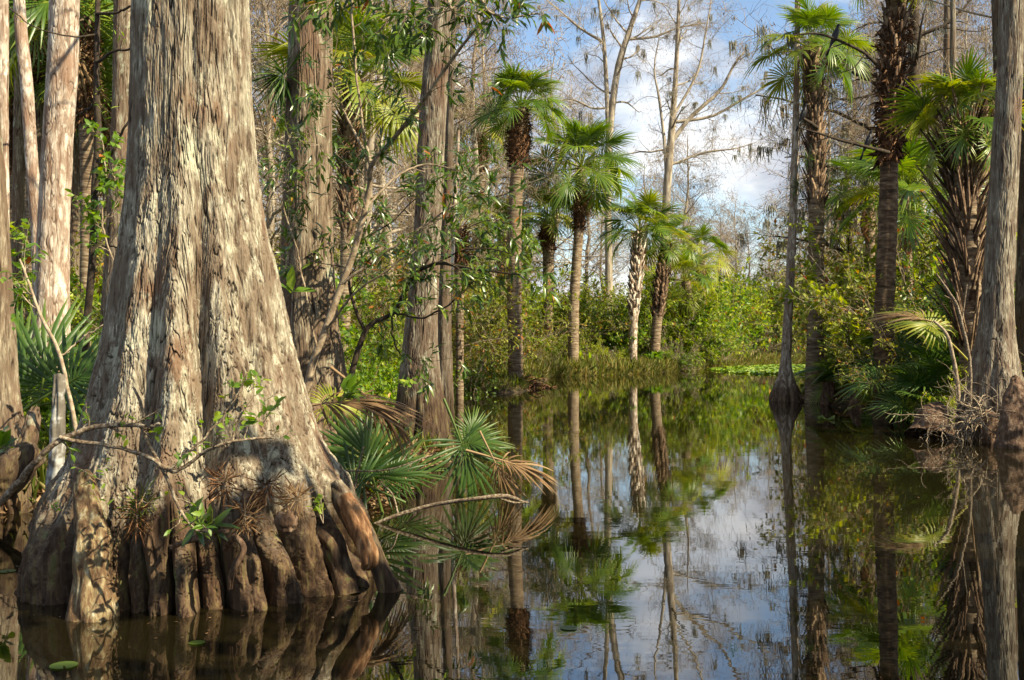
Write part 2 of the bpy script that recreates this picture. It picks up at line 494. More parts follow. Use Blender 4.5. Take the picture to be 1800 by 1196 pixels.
# dark tannin water, nearly still
m, t, out = new_mat('still_dark_water')
tcw = N(t, 'ShaderNodeTexCoord')
mpw = N(t, 'ShaderNodeMapping'); mpw.inputs['Scale'].default_value = (2.0, 5.0, 1)
t.links.new(tcw.outputs['Object'], mpw.inputs[0])
nw = N(t, 'ShaderNodeTexNoise', ins={'Scale': 1.0, 'Detail': 3.0, 'Roughness': .5})
t.links.new(mpw.outputs[0], nw.inputs['Vector'])
nw2 = N(t, 'ShaderNodeTexNoise', ins={'Scale': .35, 'Detail': 2.0})
t.links.new(tcw.outputs['Object'], nw2.inputs['Vector'])
mw = N(t, 'ShaderNodeMath', operation='MULTIPLY'); t.links.new(nw.outputs['Fac'], mw.inputs[0]); t.links.new(nw2.outputs['Fac'], mw.inputs[1])
bw = N(t, 'ShaderNodeBump', ins={'Strength': .22, 'Distance': .004})
t.links.new(mw.outputs[0], bw.inputs['Height'])
pw = N(t, 'ShaderNodeBsdfPrincipled', ins={'Base Color': (.010, .008, .003, 1), 'Roughness': .012, 'IOR': 2.15, 'Specular IOR Level': 1.0})
t.links.new(bw.outputs[0], pw.inputs['Normal']); t.links.new(pw.outputs[0], out.inputs[0])
M['water'] = m

# ------------------------------------------------------------------ ground, water
def wl(px, py):
    d = FPX * HC / (py - HY)
    return ((px - CX) / FPX * d, d)


LEFT = [(-60, -3), (-22, 3.0), (-9, 7.0), (-4.6, 8.0), (-3.2, 8.4), (-1.7, 8.2), wl(640, 905), wl(690, 872), wl(750, 815), wl(795, 785), (-1.0, 15.5), (-1.6, 20), (-2.4, 27),
        wl(828, 680), wl(850, 693), wl(925, 690), wl(945, 676), wl(960, 664), wl(1050, 660), wl(1140, 657), wl(1230, 650), wl(1300, 645), wl(1420, 640), (21, 66), (30, 74), (48, 82), (90, 90), (260, 110),
        (260, 700), (-400, 700), (-400, -3)]
RIGHT = [wl(1412, 706), wl(1450, 712), wl(1500, 718), wl(1560, 728), wl(1620, 740), wl(1680, 752), wl(1740, 762), wl(1800, 775), (9.5, 12.2), (15, 9.5), (40, 7), (260, -3), (260, 80), (80, 68), (44, 61),
         (24, 51), (14, 42), (9.6, 34), (7.4, 28)]


def poly_sd(px, py, poly):
    """signed distance, positive inside"""
    P = np.array(poly); Q = np.roll(P, -1, 0)
    best = np.full(px.shape, 1e9); inside = np.zeros(px.shape, bool)
    for (x0, y0), (x1, y1) in zip(P, Q):
        ex, ey = x1 - x0, y1 - y0
        t = np.clip(((px - x0) * ex + (py - y0) * ey) / (ex * ex + ey * ey), 0, 1)
        best = np.minimum(best, np.hypot(px - x0 - t * ex, py - y0 - t * ey))
        c = ((y0 > py) != (y1 > py)) & (px < (x1 - x0) * (py - y0) / (y1 - y0 + 1e-12) + x0)
        inside ^= c
    return np.where(inside, best, -best)


def land(x, y):
    x = np.asarray(x, float); y = np.asarray(y, float)
    wob = noise3(x * .9, y * .9, 0) * .22 + noise3(x * 2.7, y * 2.7, 3) * .12
    sd = np.maximum(poly_sd(x, y, LEFT), poly_sd(x, y, RIGHT)) + wob
    h = np.where(sd < 0, np.maximum(sd * .9, -.7), .16 * (1 - np.exp(-sd / .22)) + .22 * (1 - np.exp(-sd / 4.0)))
    h = h + np.where(sd > .1, 1, 0) * (noise3(x * 1.3, y * 1.3, 5) * .06 + noise3(x * 5, y * 5, 6) * .025)
    return h, sd


def gz(x, y):
    return float(land(np.array([x]), np.array([y]))[0][0])


u = np.linspace(-1, 1, 420); gx = np.sinh(u * 4.2) / np.sinh(4.2) * 420 + 1.0
v = np.linspace(0, 1, 520); gy = np.sinh(v * 4.4) / np.sinh(4.4) * 900 - 8
X, Y = np.meshgrid(gx, gy)
Z, _ = land(X, Y)
mb = MB()
i = np.arange(len(gy) - 1)[:, None] * len(gx) + np.arange(len(gx) - 1)[None, :]
mb.add(np.stack([X, Y, Z], -1).reshape(-1, 3), np.stack([i, i + 1, i + 1 + len(gx), i + len(gx)], -1).reshape(-1, 4))
ground = mb.build('ground', M['mud'], smooth=True)
tag(ground, kind='structure', label='dark muddy swamp ground and banks')
mb = MB(); mb.add([(-420, -20, 0), (420, -20, 0), (420, 600, 0), (-420, 600, 0)], [(0, 1, 2, 3)])
tag(mb.build('water', M['water']), kind='structure', label='still dark swamp water mirroring the trees')


# ------------------------------------------------------------------ cypress trunks
def sm(a, b, x):
    t = np.clip((x - a) / (b - a), 0, 1)
    return t * t * (3 - 2 * t)


def cracks(x, y, z, seed=0.0):
    n = noise3(x + seed, y, z)
    return np.clip(np.abs(n) / .22, 0, 1)


def bark_field(x, y, z, F, seed=0.0, stretch=.12):
    """interlaced vertical fissures that come and go, finer splits, short cross breaks and stringy fibre"""
    k = stretch / .12
    wx = noise3(x * 4, y * 4, z * 2.2 + seed) * .022; wy = noise3(x * 4 + 9, y * 4, z * 2.2 + seed) * .022
    x = x + wx; y = y + wy
    a = np.abs(noise3(x * F, y * F, z * F * .05 * k + seed)); c1 = np.clip(a / .12, 0, 1)
    m1 = sm(-.35, .15, noise3(x * F * .45, y * F * .45, z * F * .11 + seed + 50))
    a = np.abs(noise3(x * F * 1.9 + seed, y * F * 1.9, z * F * .12 * k + 7)); c2 = np.clip(a / .17, 0, 1)
    m2 = sm(-.3, .25, noise3(x * F * .8, y * F * .8, z * F * .3 + seed + 90))
    a = np.abs(noise3(x * F * 1.1, y * F * 1.1 + seed, z * F * .75 + 3)); c3 = np.clip(a / .07, 0, 1)
    m3 = sm(.0, .4, noise3(x * F * .9, y * F * .9, z * F * .5 + seed + 20))
    fib = fbm(x * F * 4.2, y * F * 4.2, z * F * .42 + seed, 2)
    lv = noise3(x * F * .8, y * F * .8, z * F * .14 + seed + 5) * .8
    h = (1 - (1 - c1) ** 1.5 * m1 * .95) * (1 - .6 * (1 - c2) * m2) * (1 - .25 * (1 - c3) * m3) * (.90 + .16 * fib)
    return np.clip(h, 0, 1.2), lv


def organ(th, angs):
    """half-round columns: 0 in the grooves between root angles, 1 on a root's crest; also the index of the root"""
    a = np.sort(np.asarray(angs)); a3 = np.concatenate([a - 2 * PI, a, a + 2 * PI])
    mid = (a3[1:] + a3[:-1]) / 2
    th = (th + PI) % (2 * PI) - PI
    k = np.searchsorted(mid, th)
    c = a3[k]
    lo = mid[k - 1]; hi = mid[np.minimum(k, len(mid) - 1)]
    t = np.where(th < c, (c - th) / (c - lo), (th - c) / (hi - c))
    return np.sqrt(np.clip(1 - t * t, 0, 1)), k % len(a)


def trunk_surface(mb, zs, cx, cy, r, nth, zrows, angs=(), amp_root=.0, z_root=.5, fl=None, F=16, amp=.012, seed=0.0, stretch=.12, root_spec=None):
    """theta = 0 faces the viewer (-Y), positive to the right"""
    z = np.asarray(zrows)
    C = np.interp(z, zs, cx); D = np.interp(z, zs, cy); Rr = np.interp(z, zs, r)
    k = max(3, len(z) // 40); ker = np.ones(2 * k + 1) / (2 * k + 1)
    f = lambda a: np.convolve(np.pad(a, k, mode='edge'), ker, 'valid')
    C, D, Rr = f(C), f(D), f(Rr)
    th = np.linspace(-PI, PI, nth, endpoint=False)
    TH, Zg = np.meshgrid(th, z)
    Rg = Rr[:, None] * np.ones_like(TH)
    wob = noise3(np.cos(TH) * 1.5 + seed, np.sin(TH) * 1.5, Zg * 1.4) * .12
    if len(angs):
        col, idx = organ(TH + wob, angs)
        if root_spec is None:
            hts = z_root * (.6 + .8 * rng_(int(seed * 10) + 3).random(len(angs))); am = amp_root * (.4 + .5 * rng_(int(seed) + 5).random(len(angs)))
        else:
            hts, am = root_spec
        hts, am = np.asarray(hts)[idx], np.asarray(am)[idx]
        zw = Zg + noise3(np.cos(TH) * 4, np.sin(TH) * 4, Zg * 2 + seed) * .08
        Rg = Rg + .03 * amp_root / .15 * fbm(np.cos(TH) * 6 * Rg + seed, np.sin(TH) * 6 * Rg, Zg * 4, 3) * (1 - sm(.3, 1.2, Zg / z_root))
        lowm = 1 - sm(.5, 1.5, Zg / z_root)
        rid = np.abs(noise3(np.cos(TH) * 9 * Rg + seed, np.sin(TH) * 9 * Rg, Zg * .9)) + .5 * np.abs(noise3(np.cos(TH) * 22 * Rg, np.sin(TH) * 22 * Rg + seed, Zg * 1.6))
        Rg = Rg + (np.minimum(rid, .5) - .3) * .075 * amp_root / .15 * lowm
        Rg = Rg + am * col ** .8 * (1 - sm(.3, 1.05, zw / hts)) * (1 + .35 * noise3(TH * 9, 0, Zg * 6 + seed)) - amp_root * (1 - col) ** 1.2 * (1 - sm(.2, 1.0, zw / z_root))
    if fl is not None:
        Rg = Rg * (1 + fl(TH + wob * .5, Zg))
    x = Rg * np.sin(TH); y = -Rg * np.cos(TH)
    h, lv = bark_field(x, y, Zg, F, seed, stretch)
    Rg = Rg + (h - .5) * amp + lv * amp * .55
    x = C[:, None] + Rg * np.sin(TH); y = D[:, None] - Rg * np.cos(TH)
    nz_ = len(z)
    i = np.arange(nz_ - 1)[:, None] * nth + np.arange(nth)[None, :]
    j = np.arange(nz_ - 1)[:, None] * nth + (np.arange(nth)[None, :] + 1) % nth
    Fq = np.stack([i, j, j + nth, i + nth], -1).reshape(-1, 4)
    mb.add(np.stack([x, y, Zg], -1).reshape(-1, 3), Fq, h.ravel())
    return C, D, Rr


def outline(d, rows):
    """rows (photo y, left x, right x) of a trunk standing at distance d -> z, centre x, radius (z rising)"""
    rows = sorted(rows, key=lambda q: -q[0])
    z = [HC - (q[0] - HY) / FPX * d for q in rows]
    cx = [((q[1] + q[2]) / 2 - CX) / FPX * d for q in rows]
    r = [(q[2] - q[1]) / 2 / FPX * d for q in rows]
    return z, cx, r


def cypress(label, d, rows, mat, top=9.0, nth=220, dz=.012, roots=9, amp_root=.05, z_root=.8, F=22, amp=.013, seed=1.0, fl_amp=.06, group=None, limbs=0, lean=0.0, stretch=.12, fl=None):
    z, cx, r = outline(d, rows)
    base = (cx[0], d, 0.0)
    t = thing('cypress_tree', label, 'tree', base, group)
    sl = (cx[-1] - cx[0]) / (z[-1] - z[0]) if z[-1] > z[0] + .5 else 0
    slc = (cx[-1] - cx[-2]) / (z[-1] - z[-2])
    z0 = min(z[0], -.35)
    zs = [z0] + list(z) + [top]
    cxs = [cx[0]] + list(cx) + [cx[-1] + slc * (top - z[-1])]
    r = [q * .93 for q in r]
    rs = [r[0]] + list(r) + [r[-1] * .45]
    zv = z[-1] + .3
    zrows = np.concatenate([np.arange(z0, zv, dz), np.linspace(zv, top, 40)])
    rg = rng_(int(seed * 7) + 11)
    angs = np.linspace(-PI, PI, roots, endpoint=False) + rg.normal(size=roots) * .18 if roots else ()
    ph = rg.random(4) * 6

    def flf(th, zz):
        a = fl_amp * (.25 + .75 * np.exp(-np.maximum(zz, 0) / 1.6))
        return a * (np.sin(3 * th + ph[0]) * .5 + np.sin(5 * th + ph[1] + zz * .15) * .6 + np.sin(8 * th + ph[2]) * .35)
    mbk = MB()
    cyl = [d + lean * max(0, q) for q in zs]
    trunk_surface(mbk, zs, cxs, cyl, rs, nth, zrows, angs, amp_root, z_root, fl or flf, F, amp, seed, stretch)
    mbk.build('trunk', mat, t, smooth=True)
    if limbs:
        # bare winter limbs above
        p0 = np.array([[np.interp(h, zs, cxs), np.interp(h, zs, cyl), h] for h in np.linspace(top * .55, top * .98, limbs)])
        a = rg.random(limbs) * 2 * PI
        D0 = nrm(np.stack([np.cos(a), np.sin(a), .35 + .3 * rg.random(limbs)], 1))
        P = grow(rg, p0, D0, top * .28 * (.6 + .6 * rg.random(limbs)), 7, .16, (0, 0, .02))
        R = taper(np.full(limbs, r[-1] * .22), 7, .2)
        m2 = MB(); tubes(m2, P, R, 5)
        q, dd, rr, _ = spawn(rg, P, R, 9, .2, 1, 55, 15, .5)
        P2 = grow(rg, q, dd, .9 * (.5 + rg.random(len(q))), 4, .2); R2 = taper(np.maximum(rr, .006), 4, .3); tubes(m2, P2, R2, 3)
        q, dd, rr, _ = spawn(rg, P2, R2, 5, .2, 1, 50, 15, .5)
        P3 = grow(rg, q, dd, .4 * (.5 + rg.random(len(q))), 3, .2); tubes(m2, P3, taper(np.maximum(rr, .003), 3, .4), 3)
        m2.build('branches', M['twig'], t)
    return t


# --- the big buttressed cypress at the left
hero = thing('cypress_tree', 'massive pale furrowed cypress trunk with swollen fluted base standing in the dark water', 'tree', (-1.78, 6.15, 0))
zz, cc_, rr_ = outline(6.15, [(-40, 236, 434), (0, 235, 436), (150, 231, 441), (300, 226, 452), (400, 215, 468), (500, 198, 492), (600, 182, 512), (700, 156, 540), (780, 138, 560), (850, 108, 596), (930, 90, 618), (1000, 82, 640)])
zz = [-.35] + list(zz) + [11]; cc_ = [cc_[0]] + list(cc_) + [cc_[-1] - .1]; rr_ = [q * (.95 if z_ > .9 else .97) for q, z_ in zip(rr_, zz[1:-1])]; rr_ = [rr_[0] * 1.1] + list(rr_) + [.16]
zr = np.concatenate([np.arange(-.3, 1.0, .0036), np.arange(1.0, 3.4, .0045), np.linspace(3.42, 11, 70)])
D2R = PI / 180
def ang_at(px, R=1.0, cxx=-1.737, dd=6.15):
    """angle on the big tree's base that shows at photo column px"""
    t = np.linspace(-75, 100, 1400) * D2R
    q = CX + FPX * (cxx + R * np.sin(t)) / (dd - R * np.cos(t))
    return t[np.argmin(np.abs(q - px))]


H_SPEC = [(42, .62, .13), (100, .50, .08), (165, .55, .07), (205, .44, .06), (268, .75, .10), (345, .38, .15), (402, .34, .05), (458, .62, .14), (505, .50, .13), (572, .9, .07), (640, .40, .05)]
H_ANG = np.array([ang_at(q[0]) for q in H_SPEC] + [a * D2R for a in (85, 103, 122, 141, 160, 179, -162, -143, -124, -105, -86)])
H_HT = [q[1] for q in H_SPEC] + [.7, .5, .8, .6, .5, .7, .8, .6, .5, .7, .6]
H_AM = [q[2] for q in H_SPEC] + [.10] * 11
_o = np.argsort(H_ANG); H_ANG = H_ANG[_o]; H_HT = np.array(H_HT)[_o]; H_AM = np.array(H_AM)[_o]


def hero_fl(th, z):
    th = (th + PI) % (2 * PI) - PI
    g = lambda c, w: np.exp(-((th - (c + 16) * D2R) / (w * D2R)) ** 2)
    mid = .22 + .78 * np.exp(-((z - .95) / 1.0) ** 2)
    a = 1.3 * mid * (.085 * g(-11, 6) - .15 * g(4, 5.5) + .055 * g(16, 8) - .07 * g(-27, 6) + .03 * g(-42, 8) - .05 * g(31, 3) + .045 * g(45, 8) - .06 * g(58, 5) + .04 * g(70, 7) - .05 * g(-58, 6))
    back = (1 - np.exp(-(np.minimum(np.abs(th), PI) / 1.6) ** 6)) * .06 * np.sin(th * 7)
    low = sm(.75, .15, z)
    a = a * (1 - low * .6) + back * mid
    return a


mbh = MB()
trunk_surface(mbh, zz, cc_, [6.15 + (.0) for _ in zz], rr_, 1400, zr, H_ANG, .15, .62, hero_fl, F=36, amp=.021, seed=2.0, stretch=.06, root_spec=(H_HT, H_AM))
mbh.build('trunk', M['bark_hero'], hero, smooth=True)


def knob(mb, c, r, sq=(1, 1, 1), seed=0, n=40, rough=.25):
    """burl-like lump"""
    th, ph = np.meshgrid(np.linspace(0, 2 * PI, n, endpoint=False), np.linspace(0.02, PI - .02, n // 2))
    d = np.stack([np.sin(ph) * np.cos(th), np.sin(ph) * np.sin(th), np.cos(ph)], -1)
    q = 1 + rough * fbm(d[..., 0] * 2 + seed, d[..., 1] * 2, d[..., 2] * 2, 4)
    V = np.asarray(c) + d * q[..., None] * r * np.asarray(sq)
    k = n // 2
    i = np.arange(k - 1)[:, None] * n + np.arange(n)[None, :]; j = np.arange(k - 1)[:, None] * n + (np.arange(n)[None, :] + 1) % n
    mb.add(V.reshape(-1, 3), np.stack([i, i + n, j + n, j], -1).reshape(-1, 4), .5)


def root_tube(mb, pts, rad, s=40, n=80, seed=0.0, amp=.012, F=22):
    """a rough root following pts with radii rad"""
    q = smooth_path(np.column_stack([np.asarray(pts, float), rad]), n)
    P, R = q[:, :3], np.maximum(q[:, 3], .004)
    T = nrm(np.gradient(P, axis=0)); ref = np.array([0, 1., 0]) if abs(T[:, 1].mean()) < .8 else np.array([1., 0, 0])
    U = nrm(np.cross(T, ref)); Vv = np.cross(T, U)
    a = np.linspace(0, 2 * PI, s, endpoint=False)
    L = np.concatenate([[0], np.cumsum(np.linalg.norm(np.diff(P, axis=0), axis=1))])
    A, Lg = np.meshgrid(a, L)
    h = cracks(np.cos(A) * R[:, None] * F + seed, np.sin(A) * R[:, None] * F, Lg * F * .15, seed)
    low = noise3(np.cos(A) * 1.3 + seed, np.sin(A) * 1.3, Lg * 5)
    rr = R[:, None] * (1 + low * .28) + (h - .6) * amp
    V = P[:, None, :] + rr[..., None] * (U[:, None, :] * np.cos(A)[..., None] + Vv[:, None, :] * np.sin(A)[..., None])
    i = np.arange(n - 1)[:, None] * s + np.arange(s)[None, :]; j = np.arange(n - 1)[:, None] * s + (np.arange(s)[None, :] + 1) % s
    mb.add(V.reshape(-1, 3), np.stack([i, j, j + s, i + s], -1).reshape(-1, 4), h.ravel())


# roots of the big tree: the arched one at the right with torn orange wood, and low ones at the sides
mb = MB()
root_tube(mb, [W(590, 850, 5.85), W(606, 882, 5.8), W(632, 930, 5.75), W(655, 975, 5.7), W(672, 1010, 5.7), W(686, 1045, 5.7)], [.03, .055, .06, .055, .05, .055], seed=1)
root_tube(mb, [W(560, 930, 5.9), W(585, 960, 5.75), W(600, 1005, 5.7), W(612, 1050, 5.65)], [.09, .07, .055, .06], seed=2)
root_tube(mb, [W(600, 980, 6.0), W(625, 1005, 5.9), W(640, 1050, 5.8)], [.05, .045, .05], seed=3)
mb.build('root', M['bark_hero'], hero, smooth=True)
mb = MB()
root_tube(mb, [W(605, 872, 5.74), W(622, 905, 5.70), W(640, 950, 5.66), W(650, 985, 5.64), W(642, 1000, 5.66)], [.035, .045, .042, .038, .02], seed=5, amp=.02)
mb.build('split_root', M['wood'], hero, smooth=True)
mb = MB()
knob(mb, W(503, 918, 5.27), .052, seed=3); knob(mb, W(446, 882, 5.36), .050, (1.2, .8, .9), seed=5)
mb.build('burl', M['knee'], hero, smooth=True)
mb = MB()
root_tube(mb, [W(395, 965, 5.3), W(412, 945, 5.14), W(428, 965, 5.08), W(412, 1000, 5.08), W(405, 1035, 5.14)], [.010, .012, .014, .013, .008], seed=11, s=16)
root_tube(mb, [W(300, 962, 5.2), W(330, 950, 5.02), W(365, 940, 5.0), W(400, 935, 5.1)], [.010, .012, .012, .008], seed=12, s=16)
mb.build('root', M['knee'], hero, smooth=True)


def knee(label, pts, rad, mat, name='cypress_knee', group=None, seed=0, cat='cypress knee'):
    base = pts[-1].copy(); base[2] = 0
    mb = MB()
    root_tube(mb, pts, rad, s=48, n=90, seed=seed, amp=.016, F=20)
    o = mb.build(name, mat, None, origin=base, smooth=True)
    return tag(o, label, cat, group)


knee('tall pale cypress knee with rounded top rising in front of the big trunk', [W(147, 829, 5.36), W(149, 836, 5.35), W(152, 866, 5.32), W(160, 925, 5.26), W(163, 990, 5.2), W(163, 1100, 5.15)], [.004, .028, .048, .072, .088, .10], M['knee_pale'], seed=4)
# --- trunks to the left of it
cypress('thin grey cypress trunk cut by the left edge of the photo', 11.0, [(0, -8, 15), (200, -10, 14), (400, -8, 16), (500, -8, 12), (620, -8, 20)], M['bark_pale'], top=10, nth=120, seed=3.1, amp=.010, roots=0)
cypress('dark brown cypress trunk leaning in at the left edge above the fallen log', 8.4, [(300, -55, 8), (420, -50, 16), (560, -50, 26), (700, -48, 34), (780, -50, 44), (880, -60, 60)], M['bark_brown'], top=4.2, nth=260, seed=4.2, amp=.016)
cypress('slender pale mottled cypress curving up beside the left edge', 16, [(-20, 22, 42), (60, 26, 48), (150, 36, 58), (280, 44, 66), (400, 54, 78), (620, 60, 90)], M['bark_pale'], top=11, nth=140, seed=5.3, amp=.010, F=20, roots=0, stretch=.5)
cypress('straight whitish cypress trunk left of the big fluted cypress', 12.5, [(-20, 88, 140), (100, 84, 138), (250, 74, 128), (400, 66, 122), (520, 60, 122), (620, 52, 124), (760, 40, 130)], M['bark_pale'], top=10, nth=240, seed=6.4, amp=.012, F=20, stretch=.5)
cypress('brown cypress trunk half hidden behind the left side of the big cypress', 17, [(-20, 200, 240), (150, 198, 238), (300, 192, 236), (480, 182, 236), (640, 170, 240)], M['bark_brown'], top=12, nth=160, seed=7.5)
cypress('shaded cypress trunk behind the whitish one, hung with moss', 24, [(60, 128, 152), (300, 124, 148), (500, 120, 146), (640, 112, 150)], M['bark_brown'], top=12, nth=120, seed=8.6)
cypress('reddish thin trunk between the two leftmost pale cypresses', 20, [(200, 24, 42), (640, 18, 44)], M['bark_brown'], top=9, nth=90, seed=8.9)
cypress('second reddish thin trunk just right of the slender curved cypress', 21, [(200, 60, 76), (640, 56, 80)], M['bark_brown'], top=9, nth=90, seed=9.2)
# --- middle trunks
cypress('tall straight brown cypress with air plants right of the big trunk', 9.9, [(-20, 508, 587), (100, 505, 586), (200, 501, 585), (350, 496, 586), (480, 491, 590), (580, 490, 600), (650, 486, 612), (720, 478, 630), (800, 460, 650)], M['bark_brown'], top=12, nth=420, dz=.008, seed=10.5, amp=.016, F=24, limbs=6)
cypress('grey cypress with shaggy red base standing at the water edge among palmettos', 12.9, [(-20, 754, 796), (80, 748, 792), (200, 736, 785), (330, 731, 780), (450, 724, 775), (550, 714, 770), (620, 706, 772), (680, 700, 780), (730, 694, 786), (790, 682, 792), (830, 676, 798)], M['bark_shore'], top=14, nth=380, dz=.009, seed=11.7, amp=.016, F=24, roots=7, amp_root=.07, z_root=.75, limbs=7)
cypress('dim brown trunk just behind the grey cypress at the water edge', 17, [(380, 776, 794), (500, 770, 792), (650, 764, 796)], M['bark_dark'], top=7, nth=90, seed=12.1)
cypress('short pale slim trunk on the bank between the grey cypress and the tall palm', 22, [(470, 788, 798), (540, 783, 795), (630, 778, 792), (700, 776, 794)], M['bark_pale'], top=5.5, nth=90, seed=12.7, roots=0, amp=.006, F=26)
# --- right trunks
cypress('very slim grey cypress with dark flared base standing alone in the water', 23.4, [(-20, 1398, 1407), (200, 1394, 1405), (400, 1386, 1401), (560, 1377, 1393), (640, 1372, 1391), (665, 1366, 1394), (690, 1359, 1404), (712, 1352, 1414)], M['bark_pale'], top=13, nth=200, dz=.014, seed=13.3, amp=.014, F=20, roots=7, amp_root=.07, z_root=.7, limbs=6)
cypress('large grey brown cypress with fluted base on the right bank beside the knees', 14.6, [(-20, 1758, 1799), (150, 1752, 1796), (280, 1742, 1791), (400, 1734, 1784), (500, 1728, 1780), (580, 1718, 1782), (640, 1708, 1788), (690, 1700, 1796), (730, 1690, 1806)], M['bark_right'], top=13, nth=420, dz=.010, seed=14.2, amp=.018, F=22, roots=10, amp_root=.08, z_root=1.1, fl_amp=.09, limbs=6)
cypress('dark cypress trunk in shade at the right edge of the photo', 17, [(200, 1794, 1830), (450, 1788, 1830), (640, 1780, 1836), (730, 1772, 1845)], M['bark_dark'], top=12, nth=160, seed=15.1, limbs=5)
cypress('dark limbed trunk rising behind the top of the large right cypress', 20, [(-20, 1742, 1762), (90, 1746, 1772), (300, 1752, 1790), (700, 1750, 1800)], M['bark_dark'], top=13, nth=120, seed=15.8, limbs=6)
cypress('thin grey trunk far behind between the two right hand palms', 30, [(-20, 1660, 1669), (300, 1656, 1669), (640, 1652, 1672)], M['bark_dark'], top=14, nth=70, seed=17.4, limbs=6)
cypress('slim lit trunk in the right thicket left of the large cypress', 19, [(380, 1668, 1682), (640, 1664, 1686)], M['bark_right'], top=9, nth=90, seed=18.4)

# ------------------------------------------------------------------ palms
def frond_mesh(name, mat, nl=34, L=.85, pet=.75, spread=150, fold=.30, tip=.25, costa=.25, seed=0, wj=1.0, dead=False, arch=.10, pr=.012, pitch=0.0):
    """costapalmate fan leaf along +X: petiole, then pleated leaflets joined near the hand and free at the tips"""
    g = rng_(seed); mb = MB()
    a = np.linspace(-1, 1, nl) * math.radians(spread) + g.normal(size=nl) * .02
    ns = 6; s = np.linspace(0, 1, ns)
    ln = L * (.62 + .38 * np.cos(a * .55)) * (1 + g.normal(size=nl) * .05)
    d = np.stack([np.cos(a), np.sin(a), np.zeros(nl)], 1)
    da = 2 * math.radians(spread) / nl
    prof = np.interp(s, [0, .12, .45, .8, 1], [.14, .20, .46, .24, .015]) * wj      # relative half width
    hw = prof[None, :] * (ln * da * .55)[:, None]
    base = np.stack([pet + costa * (1 - np.abs(a) / a.max()), np.zeros(nl), np.zeros(nl)], 1)
    c = base[:, None, :] + d[:, None, :] * (ln[:, None] * s[None, :])[..., None]
    sw = g.normal(size=nl) * .05
    side = np.stack([-np.sin(a), np.cos(a), np.zeros(nl)], 1)
    c = c + side[:, None, :] * (sw[:, None] * s[None, :] ** 2 * L)[..., None]
    c[..., 2] += fold * np.abs(np.sin(a / 2))[:, None] * (ln[:, None] * s) - (costa + .25) * .35 * (c[..., 0] - pet).clip(0) ** 2 / max(L, .1)
    dr = tip * (1 + g.random(nl) * .9)
    c[..., 2] -= dr[:, None] * np.clip(s[None, :] - .45, 0, 1) ** 1.6 * L * 1.6
    if dead:
        c[..., 1] *= .35; c[..., 2] += g.normal(size=(nl, 1)) * .05 * s * L - .2 * s[None, :] ** 2 * L
        c[..., 1] += g.normal(size=(nl, 1)) * .10 * s[None, :] * L
    if pitch:
        cp, sp = math.cos(math.radians(pitch)), math.sin(math.radians(pitch)); xx = c[..., 0] - pet; zz_ = c[..., 2].copy()
        c[..., 0] = pet + xx * cp + zz_ * sp; c[..., 2] = zz_ * cp - xx * sp
    up = np.array([0, 0, 1.])
    l = c + side[:, None, :] * hw[..., None] - up * (hw * .55)[..., None]
    r = c - side[:, None, :] * hw[..., None] - up * (hw * .55)[..., None]
    V = np.stack([l, c + up * (hw * .2)[..., None], r], 2)      # nl, ns, 3, xyz
    V[..., 2] -= arch * V[..., 0] ** 2
    idx = np.arange(nl * ns * 3).reshape(nl, ns, 3)
    F = np.concatenate([np.stack([idx[:, :-1, j], idx[:, :-1, j + 1], idx[:, 1:, j + 1], idx[:, 1:, j]], -1).reshape(-1, 4) for j in (0, 1)])
    tn = np.clip(.42 + g.normal(size=nl) * .12, 0, 1)[:, None, None] + (np.clip(s - .7, 0, 1) * 1.2)[None, :, None] * (.5 + 1.2 * g.random(nl))[:, None, None] + np.zeros((nl, ns, 3))
    mb.add(V.reshape(-1, 3), F, tn.reshape(-1))
    px = np.linspace(0, pet + costa * .8, 7)
    P = np.stack([px, np.zeros(7), -arch * px ** 2 - .004], 1)
    tubes(mb, P, np.linspace(pr * 1.6, pr * .6, 7), 5, .78)
    o = mb.build(name, mat)
    me = o.data
    bpy.data.objects.remove(o)
    return me


FR = {}
for kk, (mt, kw) in {
    'g': (M['frond'], dict(L=.66, pet=.85)), 'y': (M['frond_yellow'], dict(tip=.35, L=.66, pet=.85)), 'p': (M['frond_dark'], dict(pitch=0, nl=24, wj=1.0, L=.62, pet=.55, spread=112, tip=.16, fold=.35, arch=.12)),
    'b': (M['dead_leaf'], dict(dead=True, pitch=0, nl=26, L=.6, pet=.5, spread=80, wj=.9)),
}.items():
    FR[kk] = [frond_mesh('frond', mt, seed=100 + q, **({**dict(pitch=(4, 14, 34, 22)[q]), **kw})) for q in range(4)]


def add_frond(parent, me, loc, yaw, elev, roll=0.0, s=1.0, name='frond'):
    o = bpy.data.objects.new(name, me); COL.objects.link(o)
    o.parent = parent
    o.matrix_local = Matrix.Translation(loc) @ Matrix.Rotation(yaw, 4, 'Z') @ Matrix.Rotation(-elev, 4, 'Y') @ Matrix.Rotation(roll, 4, 'X') @ Matrix.Scale(s, 4)
    return o


